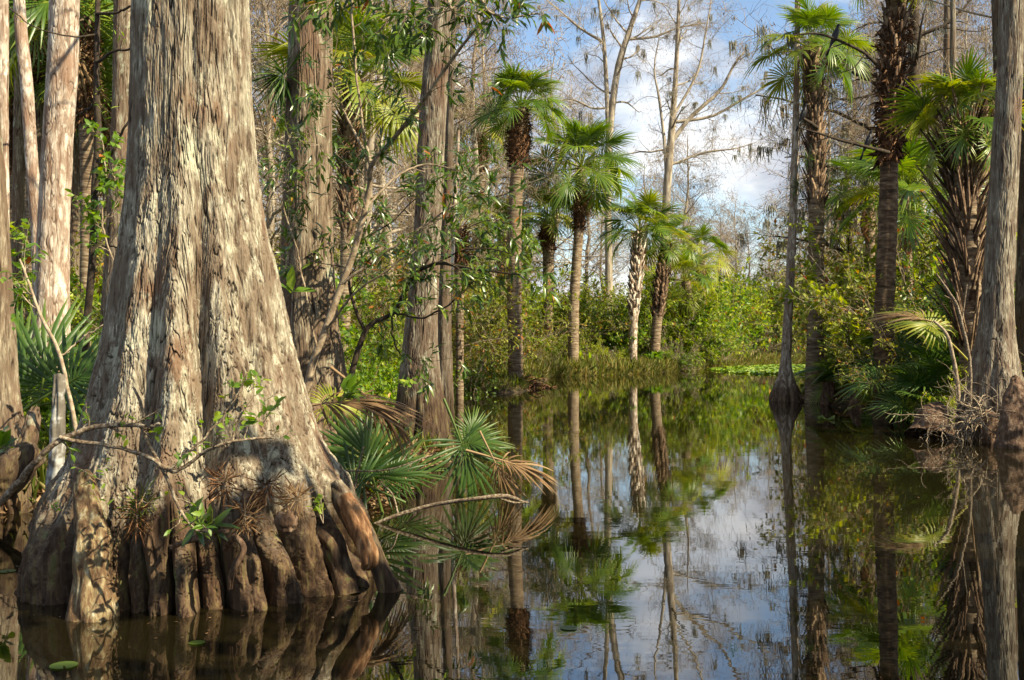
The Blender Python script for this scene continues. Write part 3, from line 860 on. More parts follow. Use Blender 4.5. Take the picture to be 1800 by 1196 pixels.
def crown(parent, c, n=26, s=1.0, seed=0, kinds='g', e0=88, e1=-25, dead=6, merged=False, yellow=.12, shift=0.0):
    g = rng_(seed)
    items = []
    for i in range(n):
        f = i / (n - 1)
        items.append((FR['y' if g.random() < yellow * (0.4 + 1.4 * f) and kinds == 'g' else kinds], i * 2.39996 + shift + g.normal() * .15, math.radians(e0 + (e1 - e0) * f ** 1.15 + g.normal() * 7), g.normal() * .55, s * (.86 + .14 * min(1, f * 2.5)) * (1 + g.normal() * .06), 'frond'))
    for i in range(dead):
        items.append((FR['b'], i * 2.39996 + g.random() * 2, math.radians(-62 - g.random() * 22), g.normal() * .4, s * (.75 + g.random() * .35), 'dead_frond'))
    if not merged:
        for fr, yaw, el, ro, sc, nm in items:
            add_frond(parent, fr[g.integers(4)], c, yaw, el, ro, sc, nm)
        return
    V, F, T, Mi, n0 = [], [], [], [], 0
    mb = MB(); mats = [M['frond'], M['frond_yellow'], M['dead_leaf'], M['frond_dark']]
    for fr, yaw, el, ro, sc, nm in items:
        me = fr[g.integers(4)]
        co = np.empty(len(me.vertices) * 3, np.float32); me.vertices.foreach_get('co', co); co = co.reshape(-1, 3)
        mt = np.array(Matrix.Translation(c) @ Matrix.Rotation(yaw, 4, 'Z') @ Matrix.Rotation(-el, 4, 'Y') @ Matrix.Rotation(ro, 4, 'X') @ Matrix.Scale(sc, 4))
        co = co @ mt[:3, :3].T + mt[:3, 3]
        lp = np.empty(len(me.loops), np.int32); me.loops.foreach_get('vertex_index', lp)
        tn = np.empty(len(me.vertices), np.float32); me.attributes['tint'].data.foreach_get('value', tn)
        mb.add(co, lp.reshape(-1, 4), tn + g.normal() * .08, mats.index(me.materials[0]))
    mb.build('crown', mats, parent, origin=(0, 0, 0))


def palm_trunk(parent, pts, rad, name='trunk', mat=None, seed=0, n=140, s=28, ring=.010, rough=.05):
    """ringed palm trunk; pts local"""
    q = smooth_path(np.column_stack([np.asarray(pts, float), rad]), n)
    P, R = q[:, :3], q[:, 3]
    a = np.linspace(0, 2 * PI, s, endpoint=False)
    A, Zg = np.meshgrid(a, P[:, 2])
    w = noise3(np.cos(A) * .8 + seed, np.sin(A) * .8, Zg * 2) * .6
    rr = R[:, None] * (1 + rough * fbm(np.cos(A) * 1.5 + seed, np.sin(A) * 1.5, Zg * 3, 3)) + ring * (np.abs(np.sin(Zg * 24 + w * 3)) - .5)
    V = np.stack([P[:, 0:1] + rr * np.cos(A), P[:, 1:2] + rr * np.sin(A), Zg], -1)
    i = np.arange(n - 1)[:, None] * s + np.arange(s)[None, :]; j = np.arange(n - 1)[:, None] * s + (np.arange(s)[None, :] + 1) % s
    mb = MB(); mb.add(V.reshape(-1, 3), np.stack([i, j, j + s, i + s], -1).reshape(-1, 4))
    return mb.build(name, mat or M['palm_trunk'], parent, origin=(0, 0, 0), smooth=True)


def boots(parent, pts, rad, name='boots', mat=None, seed=0, n=90, L=.28, w=.05, out=.35, frac=.0):
    """old leaf bases in a spiral: flat wedges hugging the trunk and leaning out at the top"""
    g = rng_(seed)
    q = smooth_path(np.column_stack([np.asarray(pts, float), rad]), n)
    yaw = np.arange(n) * 2.39996 + g.normal(size=n) * .2
    er = np.stack([np.cos(yaw), np.sin(yaw), 0 * yaw], 1)
    et = np.stack([-np.sin(yaw), np.cos(yaw), 0 * yaw], 1)
    p0 = q[:, :3] + er * (q[:, 3:4] * .85)
    Ln = L * (.6 + .7 * g.random(n))
    d = nrm(er * (out * (.5 + g.random(n)))[:, None] + np.array([0, 0, 1.]) + et * (g.normal(size=n) * .25)[:, None])
    mb = MB(); V = []
    for s_, ww, th in ((0, 1.0, .030), (.5, .7, .022), (1, .42, .012)):
        c = p0 + d * (Ln * s_)[:, None] + er * .01
        for sx, so in ((-1, 0), (0, 1), (1, 0), (0, -1)):
            V.append(c + et * (w * ww * sx) + er * (th * so))
    V = np.stack(V, 1)
    i = np.arange(n)[:, None] * 12
    F = []
    for k in (0, 4):
        for a in range(4):
            b = (a + 1) % 4
            F.append(i + np.array([[k + a, k + b, k + 4 + b, k + 4 + a]]))
    F.append(i + np.array([[8, 9, 10, 11]]))
    mb.add(V.reshape(-1, 3), np.concatenate(F), np.repeat(g.random(n), 12))
    return mb.build(name, mat or M['boot'], parent, origin=(0, 0, 0))


def shag(parent, pts, rad, name='fibre_skirt', mat=None, seed=0, n=500, L=.22):
    """hanging brown fibres and broken leaf bases"""
    palm_trunk(parent, pts, rad, 'fibre_core', M['skirt'], seed, 70, 26, .0, .22)
    g = rng_(seed); q = smooth_path(np.column_stack([np.asarray(pts, float), rad]), n)
    yaw = g.random(n) * 2 * PI
    er = np.stack([np.cos(yaw), np.sin(yaw), 0 * yaw], 1)
    p = q[:, :3] + er * (q[:, 3:4] * .9)
    d = nrm(er * .45 + g.normal(size=(n, 3)) * .35 + np.array([0, 0, -.35]) * g.choice([-1.4, 1], size=(n, 1)))
    mb = MB(); leaves(mb, p, d, er, L * (.4 + g.random(n)), .018, g.random(n), bend=.3, st=1)
    return mb.build(name, mat or M['skirt'], parent, origin=(0, 0, 0))


def palm(label, d, base, pts, w, cs=1.0, nf=26, skirt=None, boot=None, dead=6, seed=0, yellow=.12, merged=False, group=None, e1=-25, trunk_mat=None, kinds='g', shift=0.0, z0=None, bl=1.0, boot_mat=None):
    """base (px, py); pts photo points up the trunk; w photo widths; skirt / boot: (from, to, width) in photo y"""
    b = W(base[0], base[1], d); g0 = gz(b[0], d) if z0 is None else z0
    b[2] = min(g0, 0.3)
    t = thing('cabbage_palm', label, 'palm tree', b, group)
    q = np.array([W(x, y, d) - b for x, y in pts]); q = np.vstack([[q[0][0], 0, -.3], q]) if q[0][2] > -.1 else q
    rad = np.array([w[0]] * (len(q) - len(pts)) + list(w)) / 2 / FPX * d
    palm_trunk(t, q, rad, seed=seed, mat=trunk_mat)
    top = q[-1]

    def seg(y0, y1, ww, n=6):
        zs = np.linspace(HC - (y0 - HY) / FPX * d - b[2], HC - (y1 - HY) / FPX * d - b[2], n)
        xs = np.interp(zs, q[:, 2], q[:, 0]); ww = np.interp(np.linspace(0, 1, n), np.linspace(0, 1, len(ww)), ww) / 2 / FPX * d
        return np.column_stack([xs, 0 * xs, zs]), ww
    if boot:
        P, R = seg(*boot); R = R * .72; boots(t, P, R, seed=seed + 3, mat=boot_mat, n=int(26 * (P[-1, 2] - P[0, 2]) / .35), L=.34 * bl, w=R.mean() * .42 / bl, out=.35 * bl ** .5)
    if skirt:
        P, R = seg(*skirt); R = R * .84; shag(t, P, R, seed=seed + 4, n=int(500 * max(.5, P[-1, 2] - P[0, 2])))
    crown(t, top, nf, cs, seed + 5, kinds, dead=dead, merged=merged, yellow=yellow, e1=e1, shift=shift)
    return t


# far-bank palms
palm('tallest palm standing at the water edge in mid channel with brown shaggy neck', 30, (908, 682), [(906, 640), (904, 500), (905, 380), (910, 290), (912, 240), (916, 190)], [27, 26, 25, 24, 30, 22], cs=.86, nf=30, skirt=(292, 196, [34, 44, 36, 26]), dead=11, seed=1, e1=-12, yellow=.06)
palm('broad crowned palm with long drooping fronds right of the tallest palm', 41.5, (1005, 652), [(1008, 560), (1012, 480), (1018, 400), (1020, 340), (1022, 295)], [19, 17, 17, 17, 15], cs=1.38, nf=34, skirt=(405, 345, [20, 25, 20]), dead=9, seed=2, e1=-48, yellow=.12)
palm('short palm with white peeling trunk and light green crown on the far bank', 43.5, (1114, 648), [(1113, 580), (1117, 500), (1122, 440), (1125, 408)], [15, 17, 19, 17], cs=1.15, nf=26, boot=(560, 418, [18, 26, 28]), dead=6, seed=3, boot_mat=M['boot_pale'], trunk_mat=M['boot_pale'], e1=-20, yellow=.3)
palm('dark trunked palm leaning behind the white peeling palm', 45, (1150, 650), [(1152, 600), (1160, 520), (1170, 455), (1175, 430)], [18, 18, 20, 18], cs=.9, nf=20, boot=(560, 440, [24, 30, 26]), dead=5, seed=4, yellow=.3)
palm('low yellow green palm with drooping fan leaves over the shrubs', 48, (1215, 650), [(1214, 600), (1212, 540), (1205, 495)], [16, 16, 16], cs=1.15, nf=18, dead=4, seed=5, yellow=.7, e1=-40)
palm('small palm with a few yellow fans and a dead brown frond over the bushes', 51, (1232, 650), [(1234, 560), (1233, 500), (1232, 450)], [14, 14, 16], cs=1.1, nf=14, dead=5, seed=6, yellow=.5, e1=-40)
palm('palm behind the broad crowned palm with drooping left side fronds', 44, (962, 652), [(963, 560), (964, 450), (962, 385)], [18, 20, 24], cs=1.05, nf=24, skirt=(440, 395, [24, 30, 22]), dead=9, seed=7, yellow=.2)
palm('palm with brown skirt partly hidden behind the trunk of the tallest palm', 41, (888, 650), [(886, 560), (884, 460), (886, 420)], [20, 22, 24], cs=1.05, nf=24, skirt=(450, 420, [26, 22]), dead=10, seed=8, yellow=.2)
palm('dusky palm high behind the left side of the tallest palm', 44, (842, 650), [(842, 500), (844, 330), (846, 235)], [16, 16, 18], cs=1.15, nf=24, skirt=(300, 240, [22, 26, 20]), dead=10, seed=9, yellow=.3, kinds='g')
palm('bright crowned palm behind the tall brown cypress with air plants', 21, (604, 650), [(606, 560), (612, 350), (618, 200), (622, 150)], [20, 22, 26, 24], cs=1.05, nf=28, boot=(420, 150, [24, 32, 30]), dead=7, seed=10, yellow=.45)
palm('dead headed palm skirt standing behind the grey cypress', 24, (808, 650), [(808, 560), (806, 440), (806, 400)], [14, 16, 18], cs=.55, nf=10, skirt=(470, 400, [26, 30, 18]), dead=12, seed=11, kinds='g')
# right bank palms
palm('tall booted palm with wide crown beside the slim flared cypress', 23.0, (1436, 700), [(1433, 690), (1434, 560), (1435, 420), (1434, 300), (1431, 180), (1428, 88)], [36, 28, 28, 26, 26, 32], cs=.80, nf=24, boot=(370, 105, [29, 30, 32, 42]), dead=3, seed=12, e1=-38, yellow=.12, z0=-.05)
palm('leaning palm with thick dark fibre neck on the right bank', 18, (1553, 690), [(1553, 600), (1557, 480), (1561, 380), (1563, 280), (1568, 120), (1584, -100)], [34, 33, 32, 30, 34, 34], cs=.72, nf=18, skirt=(286, 40, [40, 46, 38, 42, 40, 38]), boot=(190, 20, [36, 40, 38]), dead=8, seed=13, trunk_mat=M['palm_trunk_dark'], yellow=.3, e1=-50)
palm('big fan palm with long old leaf stalks behind the left of the large right cypress', 15.8, (1706, 725), [(1708, 680), (1704, 520), (1700, 400), (1696, 300), (1694, 215)], [40, 40, 42, 38, 30], cs=.60, nf=32, boot=(640, 220, [36, 40, 46, 62]), dead=2, seed=14, bl=2.2, yellow=.3, e1=-30)
palm('small palm crown half hidden behind the ringed trunk on the right bank', 22, (1600, 690), [(1598, 600), (1594, 450), (1590, 345)], [18, 18, 18], cs=.95, nf=22, dead=6, seed=15, yellow=.15)
palm('small dusky palm left of the leaning palm with fibre neck', 24, (1530, 690), [(1532, 600), (1530, 450), (1528, 345)], [16, 16, 18], cs=.85, nf=18, dead=6, seed=16, yellow=.1)
# left forest palms
lp = [('dark green palm crown at the top left behind the whitish trunk', 19, 150, 30, 1.3), ('palm crown in the top left corner', 21, 55, -10, 1.3), ('palm crown low at the left edge behind the curved trunk', 23, 20, 120, 1.1),
      ('palm with brown skirt between the whitish trunk and the big cypress', 22, 190, 150, 1.2), ('drooping palm crown behind the slender curved cypress', 26, 85, 130, 1.2), ('palm crown touching the left flank of the big cypress', 27, 225, 60, 1.2)]
for q, (lb, d, px, py, cs) in enumerate(lp):
    palm(lb, d, (px, 650), [(px, 600), (px + 3, 300 + py * .4), (px, py + 120), (px, py)], [20, 22, 26, 26], cs=cs, nf=28, skirt=(py + 190, py + 10, [28, 36, 30]), dead=10, seed=40 + q, yellow=.12)

# ------------------------------------------------------------------ bare winter cypresses
def bare_tree(name, label, seed, H=15, r0=.22, trunkpath=None, n1=26, t0=.33, L1=.22, el=(10, 55), n2=8, n3=6, n4=4, tassel=.5, moss=0, loc=(0, 0, 0), thick=.012, group=None, limbs=(), mat=None, cat='tree', az=None):
    g = rng_(seed); t = thing(name, label, cat, loc, group)
    k = 14
    if trunkpath is None:
        P0 = np.zeros((1, k, 3)); P0[0, :, 2] = np.linspace(-.3, H, k)
        P0[0, :, :2] = np.cumsum(g.normal(size=(k, 2)) * H * .006, 0) - 0
        R0 = (r0 * (1 - np.linspace(0, 1, k) ** 1.2 * .86))[None]
        R0[0, 0] *= 1.7; R0[0, 1] *= 1.1
    else:
        q = smooth_path(trunkpath, k + 6)
        P0 = q[None, :, :3]; R0 = q[None, :, 3]
    mt = MB(); tubes(mt, P0, R0, 12)
    mt.build('trunk', mat or M['trunk_far'], t, origin=(0, 0, 0), smooth=True)
    tt = np.sort(t0 + (1 - t0) * (np.arange(n1) + g.random(n1)) / n1)[None]
    p, tg, r = at_path(P0, R0, tt); p = p[0]; r = r[0]; tt = tt[0]
    a = np.arange(n1) * 2.4 + g.random(n1) * 1.2
    if az is not None: a = az[0] + (a % (2 * PI)) / (2 * PI) * (az[1] - az[0])
    e = np.radians(el[0] + (el[1] - el[0]) * ((tt - t0) / (1 - t0)) + g.normal(size=n1) * 9)
    d = np.stack([np.cos(a) * np.cos(e), np.sin(a) * np.cos(e), np.sin(e)], 1)
    Ln = H * L1 * (1.1 - .55 * (tt - t0) / (1 - t0)) * (.55 + .75 * g.random(n1))
    P1 = grow(g, p, d, Ln, 7, .16, (0, 0, .02)); R1 = taper(np.clip(r * .42, .01, .06), 7, .22)
    mb = MB(); tubes(mb, P1, R1, 6)
    ex = []
    for lb in limbs:
        q = smooth_path(lb, 12); ex.append(q); tubes(mb, q[None, :, :3], q[None, :, 3], 8)
    if ex:
        E = np.stack(ex); ep, ed, er, _ = spawn(g, E[:, :, :3], E[:, :, 3], 8, .15, 1, 50, 18, .4, .2)
        PE = grow(g, ep, ed, 1.3 * (.4 + g.random(len(ep))), 7, .18, (0, 0, .03)); RE = taper(np.clip(er, .008, .03), 7, .25); tubes(mb, PE, RE, 4)
        P1 = np.concatenate([P1, PE, E[:, ::2, :3][:, :6].repeat(1, 0)[:, [0, 1, 2, 3, 4, 5, 5]]]); R1 = np.concatenate([R1, RE, E[:, ::2, 3][:, [0, 1, 2, 3, 4, 5, 5]]])
    q, dd, rr, tq = spawn(g, P1, R1, n2, .12, 1, 48, 14, .55, .3)
    P2 = grow(g, q, dd, H * .065 * (.4 + g.random(len(q))) * (1.25 - .6 * tq), 5, .2, (0, 0, .02)); R2 = taper(np.clip(rr, .006, .02), 5, .35)
    tubes(mb, P2, R2, 3)
    mb.build('branches', M['trunk_far'] if mat is None else mat, t, origin=(0, 0, 0), smooth=True)
    mb = MB()
    q, dd, rr, tq = spawn(g, P2, R2, n3, .1, 1, 50, 14, .6, .2)
    P3 = grow(g, q, dd, .62 * (.4 + g.random(len(q))), 4, .22); R3 = taper(np.full(len(q), thick * .55), 4, .5)
    tubes(mb, P3, R3, 3, g.random(len(q)))
    if n4:
        q, dd, rr, tq = spawn(g, P3, R3, n4, .15, 1, 50, 15, .6)
        P4 = grow(g, q, dd, .26 * (.4 + g.random(len(q))), 3, .2); tubes(mb, P4, taper(np.full(len(q), thick * .36), 3, .6), 3, g.random(len(q)))
    else:
        P4 = P3
    mb.build('twigs', M['twig_far'], t, origin=(0, 0, 0))
    if tassel:
        m = g.random(len(P4)) < tassel
        q = P4[m, -1]; n = len(q)
        mb = MB(); leaves(mb, q, nrm(np.array([0, 0, -1.]) + g.normal(size=(n, 3)) * .35), nrm(g.normal(size=(n, 3))), .12 * (.5 + g.random(n)), .012, g.random(n), st=1)
        mb.build('tassels', M['tassel'], t, origin=(0, 0, 0))
    if moss:
        moss_part(t, np.concatenate([P1, P2[:, [0, 1, 2, 3, 4, 4, 4]]]), moss, g)
    return t


def moss_part(t, P, n, g, L=.7, name='hanging_moss', mat=None):
    i = g.integers(len(P), size=n); R = np.full(P.shape[:2], .01)
    p, _, _ = at_path(P[i], R[i], .15 + .85 * g.random((n, 1))); p = p[:, 0]
    m = 16
    o = None
    for c in p:
        k = g.random()
        pp = c + g.normal(size=(m, 3)) * np.array([.055, .055, .02])
        Ln = L * (.3 + k ** 1.5) * (.3 + .8 * g.random(m))
        Q = grow(g, pp, np.tile([0, 0, -1.], (m, 1)), Ln, 5, .16, (0, 0, -.25))
        mb = MB(); tubes(mb, Q, np.tile([.009, .012, .011, .008, .002], (m, 1)), 3)
        o = mb.build(name, mat or M['moss'], t, origin=(0, 0, 0))
    return o


def lpt(px, py, d, b, dy=0.0):
    return W(px, py, d + dy) - np.array(b)


def tree_path(d, b, rows):
    return [tuple(lpt(x, y, d, b)) + (w / 2 / FPX * d,) for x, y, w in rows]


b = np.array([4.6, 52, .2])
bare_tree('bare_cypress', 'tall bare forked cypress rising behind the broad crowned palm', 201, H=13.5, loc=b, n1=14, t0=.45, tassel=.2, n2=6, n3=5, n4=3, thick=.009, moss=30,
          trunkpath=tree_path(52, b, [(1070, 660, 18.7), (1070, 470, 13.0), (1068, 330, 12.2), (1072, 230, 12.2), (1086, 120, 11.5), (1108, 50, 9.4), (1135, -30, 6.5), (1150, -90, 3.6)]),
          limbs=[tree_path(52, b, [(1070, 260, 9.4), (1066, 150, 7.9), (1060, 60, 6.5), (1048, -30, 4.3)]), tree_path(52, b, [(1062, 75, 5.8), (1020, 50, 4.3), (985, 20, 2.9), (960, 0, 2.2)]),
                 tree_path(52, b, [(1066, 190, 4.3), (1040, 190, 3.6), (1005, 175, 2.9), (970, 180, 1.4)]), tree_path(52, b, [(1100, 70, 5.0), (1150, 65, 4.3), (1190, 50, 2.9), (1240, 40, 1.4)])])
b = np.array([6.9, 51, .2])
bare_tree('bare_cypress', 'bare cypress with long rising limbs at the centre of the cloudy sky', 202, H=13.0, loc=b, n1=14, t0=.40, tassel=.2, n2=6, n3=5, n4=3, thick=.009, moss=45,
          trunkpath=tree_path(51, b, [(1160, 655, 20.2), (1166, 480, 15.8), (1172, 340, 14.4), (1180, 240, 13.0), (1188, 130, 8.6), (1192, 40, 6.5), (1196, -70, 3.6)]),
          limbs=[tree_path(51, b, [(1180, 250, 8.6), (1215, 205, 7.2), (1265, 160, 5.8), (1290, 115, 4.3), (1310, 90, 2.2)]), tree_path(51, b, [(1184, 215, 6.5), (1250, 205, 5.0), (1300, 178, 4.3), (1350, 150, 2.9), (1400, 120, 1.4)]),
                 tree_path(51, b, [(1172, 330, 5.8), (1168, 250, 5.8), (1158, 170, 4.3), (1150, 120, 2.9), (1160, 60, 1.4)]), tree_path(51, b, [(1180, 290, 4.3), (1240, 268, 3.6), (1290, 262, 2.2), (1330, 250, 1.4)]),
                 tree_path(51, b, [(1186, 200, 5.0), (1225, 130, 4.3), (1240, 60, 2.9), (1250, 0, 1.4)])])
b = np.array([9.13, 25, .2])
bare_tree('mossy_cypress', 'dark straight mossy cypress with long drooping limbs behind the palm with the fibre neck', 203, H=13.0, loc=b, n1=22, t0=.35, tassel=.3, n2=5, n3=4, n4=2, moss=90, mat=M['twig_dark'], thick=.009,
          trunkpath=tree_path(25, b, [(1604, 705, 36), (1605, 450, 24), (1605, 250, 22), (1606, 100, 20), (1608, -30, 16), (1610, -200, 9)]),
          limbs=[tree_path(25, b, [(1605, 165, 9), (1547, 147, 7), (1517, 137, 6), (1484, 120, 5), (1450, 112, 4), (1410, 95, 2)]), tree_path(25, b, [(1654, 264, 4), (1618, 266, 6), (1547, 259, 5), (1484, 247, 4), (1447, 234, 3), (1400, 225, 2)]),
                 tree_path(25, b, [(1605, 320, 7), (1550, 300, 5), (1490, 297, 5), (1457, 294, 5), (1417, 276, 4), (1379, 277, 2)]), tree_path(25, b, [(1605, 150, 6), (1570, 160, 5), (1537, 165, 4), (1504, 174, 4), (1464, 175, 2)]),
                 tree_path(25, b, [(1605, 150, 6), (1552, 113, 5), (1521, 89, 4), (1484, 73, 4), (1437, 57, 2)]), tree_path(25, b, [(1605, 430, 8), (1538, 447, 6), (1503, 450, 6), (1460, 432, 6), (1422, 424, 5), (1362, 415, 2)]),
                 tree_path(25, b, [(1605, 380, 6), (1560, 360, 5), (1500, 360, 4), (1450, 350, 3), (1400, 352, 2)]), tree_path(25, b, [(1605, 300, 7), (1650, 280, 6), (1700, 290, 5), (1760, 270, 3)])])
# prototypes of the trees in the rows behind
protos = []
for q in range(4):
    protos.append(bare_tree('bare_cypress', 'proto', 210 + q, H=14, r0=.17, n1=30, n2=8, n3=6, n4=4, tassel=.8, t0=.24, moss=12, thick=.010))
protos_far = [bare_tree('bare_cypress', 'proto', 230 + q, H=13, r0=.15, n1=26, n2=7, n3=5, n4=0, tassel=.9, t0=.3, thick=.024) for q in range(3)]


def place(lst, used, i, loc, **kw):
    src = lst[i % len(lst)]
    if src.name in used:
        return copy_thing(src, loc, **kw)
    c = copy_thing(src, loc, **kw); used.add(src.name)
    return c


used = set(); g = rng_(5)
GR = 'bare cypresses in the rows behind the bank'
# (photo x, distance, scale)
rows = [(455, 26, .8), (480, 33, 1.0), (560, 30, 1), (635, 27, .85), (690, 30, 1.0), (715, 36, 1.1), (790, 34, .9), (830, 42, 1.1), (870, 48, 1.1), (650, 42, 1.2), (600, 50, 1.2), (500, 48, 1.2), (760, 52, 1.2),
        (1210, 62, .9), (10, 33, 1.1), (60, 30, 1.0), (165, 28, 1.0), (215, 34, 1.1), (110, 40, 1.2), (30, 45, 1.2), (190, 50, 1.2), (270, 44, 1.2), (380, 40, 1.2)]
for q, (px, d, sc) in enumerate(rows):
    x = (px - CX) / FPX * d
    side = 'left' if px < 440 else 'mid'
    place(protos, used, q, (x, d, gz(x, d)), rotz=g.random() * 6.28, scale=sc, label='bare brownish cypress crowd seen between the left trunks' if side == 'left' else 'bare brownish cypress hazing the sky behind the middle trunks', group=GR + (' at the left' if side == 'left' else ' in the middle'))
rowsr = [(1462, 60, 1.2), (1500, 72, 1.5), (1535, 64, 1.4), (1575, 70, 1.5), (1620, 62, 1.4), (1650, 75, 1.6), (1690, 64, 1.5), (1725, 70, 1.6), (1775, 66, 1.5), (1640, 33, .8)]
for q, (px, d, sc) in enumerate(rowsr):
    x = (px - CX) / FPX * d
    place(protos, used, q + 1, (x, d, gz(x, d)), rotz=g.random() * 6.28, scale=sc, label='bare mossy cypress standing in the thicket behind the right bank', group='bare cypresses behind the right bank')
for q in range(34):
    px = 1150 + q * 15 + g.normal() * 10; d = 78 + g.random() * 50
    x = (px - CX) / FPX * d
    place(protos_far, used, q, (x, d, .3), rotz=g.random() * 6.28, scale=.72 + g.random() * .4, label='small distant bare cypress in the pale tree line across the channel', group='distant bare cypresses across the channel')
for q in range(40):
    px = -80 + q * 31 + g.normal() * 12; d = 60 + g.random() * 45
    x = (px - CX) / FPX * d
    place(protos_far, used, q, (x, d, .3), rotz=g.random() * 6.28, scale=.9 + g.random() * .45, label='distant bare cypress in the hazy wood behind the left bank', group='distant bare cypresses behind the left bank')
for p_ in protos + protos_far:
    drop_thing(p_)


# ------------------------------------------------------------------ shrubs
def shrub(name, label, seed, H=2.6, ns=9, n2=7, n3=6, nl=7, leaf=.075, lw=.28, mat=None, mat2=None, frac2=.05, spread=.5, twig=None, cat='shrub', loc=(0, 0, 0), group=None, st=1, stemr=.018, lowleaf=.12):
    g = rng_(seed); t = thing(name, label, cat, loc, group)
    a = g.random(ns) * 2 * PI
    d = nrm(np.stack([np.cos(a) * spread * (.4 + g.random(ns)), np.sin(a) * spread * (.4 + g.random(ns)), np.ones(ns)], 1))
    p = np.stack([np.cos(a), np.sin(a), 0 * a], 1) * .15 * H * .4; p[:, 2] = -.15
    P1 = grow(g, p, d, H * (.65 + .45 * g.random(ns)), 7, .14, (0, 0, .03)); R1 = taper(np.full(ns, stemr), 7, .3)
    mb = MB(); tubes(mb, P1, R1, 5)
    q, dd, rr, _ = spawn(g, P1, R1, n2, .15, 1, 45, 14, .6)
    P2 = grow(g, q, dd, H * .30 * (.5 + .7 * g.random(len(q))), 5, .2, (0, 0, .05)); R2 = taper(np.clip(rr, .004, .01), 5, .4); tubes(mb, P2, R2, 3)
    q, dd, rr, _ = spawn(g, P2, R2, n3, .2, 1, 45, 14, .6)
    P3 = grow(g, q, dd, H * .12 * (.5 + .8 * g.random(len(q))), 3, .22, (0, 0, .05)); R3 = taper(np.full(len(q), .0035), 3, .5); tubes(mb, P3, R3, 3)
    mb.build('stems', twig or M['twig'], t, origin=(0, 0, 0))
    lp_, ld_, _, _ = spawn(g, P3, R3, nl, .1, 1.05, 50, 18, 1)
    n = len(lp_); up = nrm(g.normal(size=(n, 3)) * .6 + np.array([0, 0, 1.]))
    tint = np.clip(.45 + g.normal(size=n) * .16 + np.repeat(g.normal(size=len(q)) * .14, nl), 0, 1)
    L = leaf * (.6 + .7 * g.random(n))
    m2 = g.random(n) < frac2
    mb = MB(); mats = [mat or M['leaf_shrub'], mat2 or M['leaf_autumn']]
    leaves(mb, lp_[~m2], ld_[~m2], up[~m2], L[~m2], L[~m2] * lw, tint[~m2], st=st)
    if m2.any(): leaves(mb, lp_[m2], ld_[m2], up[m2], L[m2], L[m2] * lw, tint[m2], st=st, mi=1)
    mb.build('foliage', mats, t, origin=(0, 0, 0))
    return t


SH = {
    'green': [shrub('shrub', 'p', 300 + q, H=3.0, ns=12, n2=9, n3=6, nl=7, leaf=.13, lw=.24, mat=M['leaf_shrub'], frac2=.012, spread=.8) for q in range(4)],
    'olive': [shrub('shrub', 'p', 310 + q, H=3.0, ns=12, n2=9, n3=6, nl=5, leaf=.11, lw=.22, mat=M['leaf_olive'], frac2=.06, spread=.8) for q in range(2)],
    'bright': [shrub('shrub', 'p', 320 + q, H=2.4, ns=10, n2=8, n3=6, nl=7, leaf=.13, lw=.30, mat=M['leaf_bright'], frac2=.02, spread=.8) for q in range(2)],
    'dark': [shrub('shrub', 'p', 330 + q, H=2.6, ns=11, n2=8, n3=6, nl=7, leaf=.12, lw=.26, mat=M['leaf_dark'], frac2=.004, spread=.7) for q in range(2)],
    'bare': [shrub('bare_bush', 'p', 340 + q, H=1.8, ns=18, n2=8, n3=6, nl=1, leaf=.05, mat=M['leaf_olive'], spread=1.2, twig=M['twig_far']) for q in range(2)],
    'fern': [shrub('fern_clump', 'p', 350 + q, H=.75, ns=16, n2=9, n3=4, nl=6, leaf=.075, lw=.3, mat=M['leaf_bright'], frac2=.01, spread=1.1, stemr=.006, cat='fern') for q in range(2)],
}
su = 0


def put(kind, px, d, sc, label, group, dz=0.0, sz=None):
    global su
    su += 1
    x = (px - CX) / FPX * d
    lst = SH[kind]
    return copy_thing(lst[su % len(lst)], (x, d, gz(x, d) + dz), rotz=su * 2.4, scale=sc, label=label, group=group, sz=sz)


# far bank, front row to back
FB = [('bright', 1160, 45.8, .36), ('green', 1070, 43.6, .4), ('bright', 1195, 46, .4), ('green', 975, 42.5, .5), ('olive', 930, 41, .45), ('green', 1235, 49.5, .55), ('bare', 1010, 42.5, .5), ('bare', 1060, 43, .5), ('bare', 940, 39, .5), ('bare', 1190, 46, .9), ('bare', 1240, 51, 1.1), ('bare', 1285, 56, 1.2), ('bare', 1325, 59, 1.1), ('bare', 1350, 61, 1.3), ('bare', 1395, 63, 1.2),
      ('olive', 850, 38.5, .8), ('olive', 940, 43, .9), ('olive', 985, 45, .95), ('green', 1040, 46, .95), ('bright', 1075, 46, .9), ('dark', 1090, 47, .95), ('dark', 1145, 47.5, .8), ('green', 1175, 47, 1.15), ('bright', 1210, 49, 1.35),
      ('green', 1245, 53, 1.3), ('bright', 1275, 57, 1.6), ('green', 1305, 60, 1.5), ('bright', 1330, 62, 1.9), ('green', 1355, 63, 1.5), ('green', 1385, 65, 1.45), ('green', 1415, 68, 1.45), ('green', 1440, 70, 1.4),
      ('olive', 880, 44, 1.15), ('green', 925, 46, 1.2), ('olive', 965, 48, 1.2), ('green', 1000, 49, 1.15), ('olive', 1030, 50, 1.25), ('green', 1080, 52, 1.3), ('green', 1125, 53, 1.35), ('bright', 1195, 54, 1.7), ('bright', 1235, 58, 1.8), ('green', 1265, 63, 1.7),
      ('green', 1300, 68, 1.8), ('green', 1340, 70, 1.9), ('bright', 1375, 73, 2.1), ('green', 1420, 78, 1.6), ('green', 1470, 80, 1.6), ('green', 1520, 84, 1.6), ('olive', 1570, 86, 1.7), ('green', 1620, 88, 1.7), ('green', 1680, 90, 1.7), ('green', 1750, 92, 1.8)]
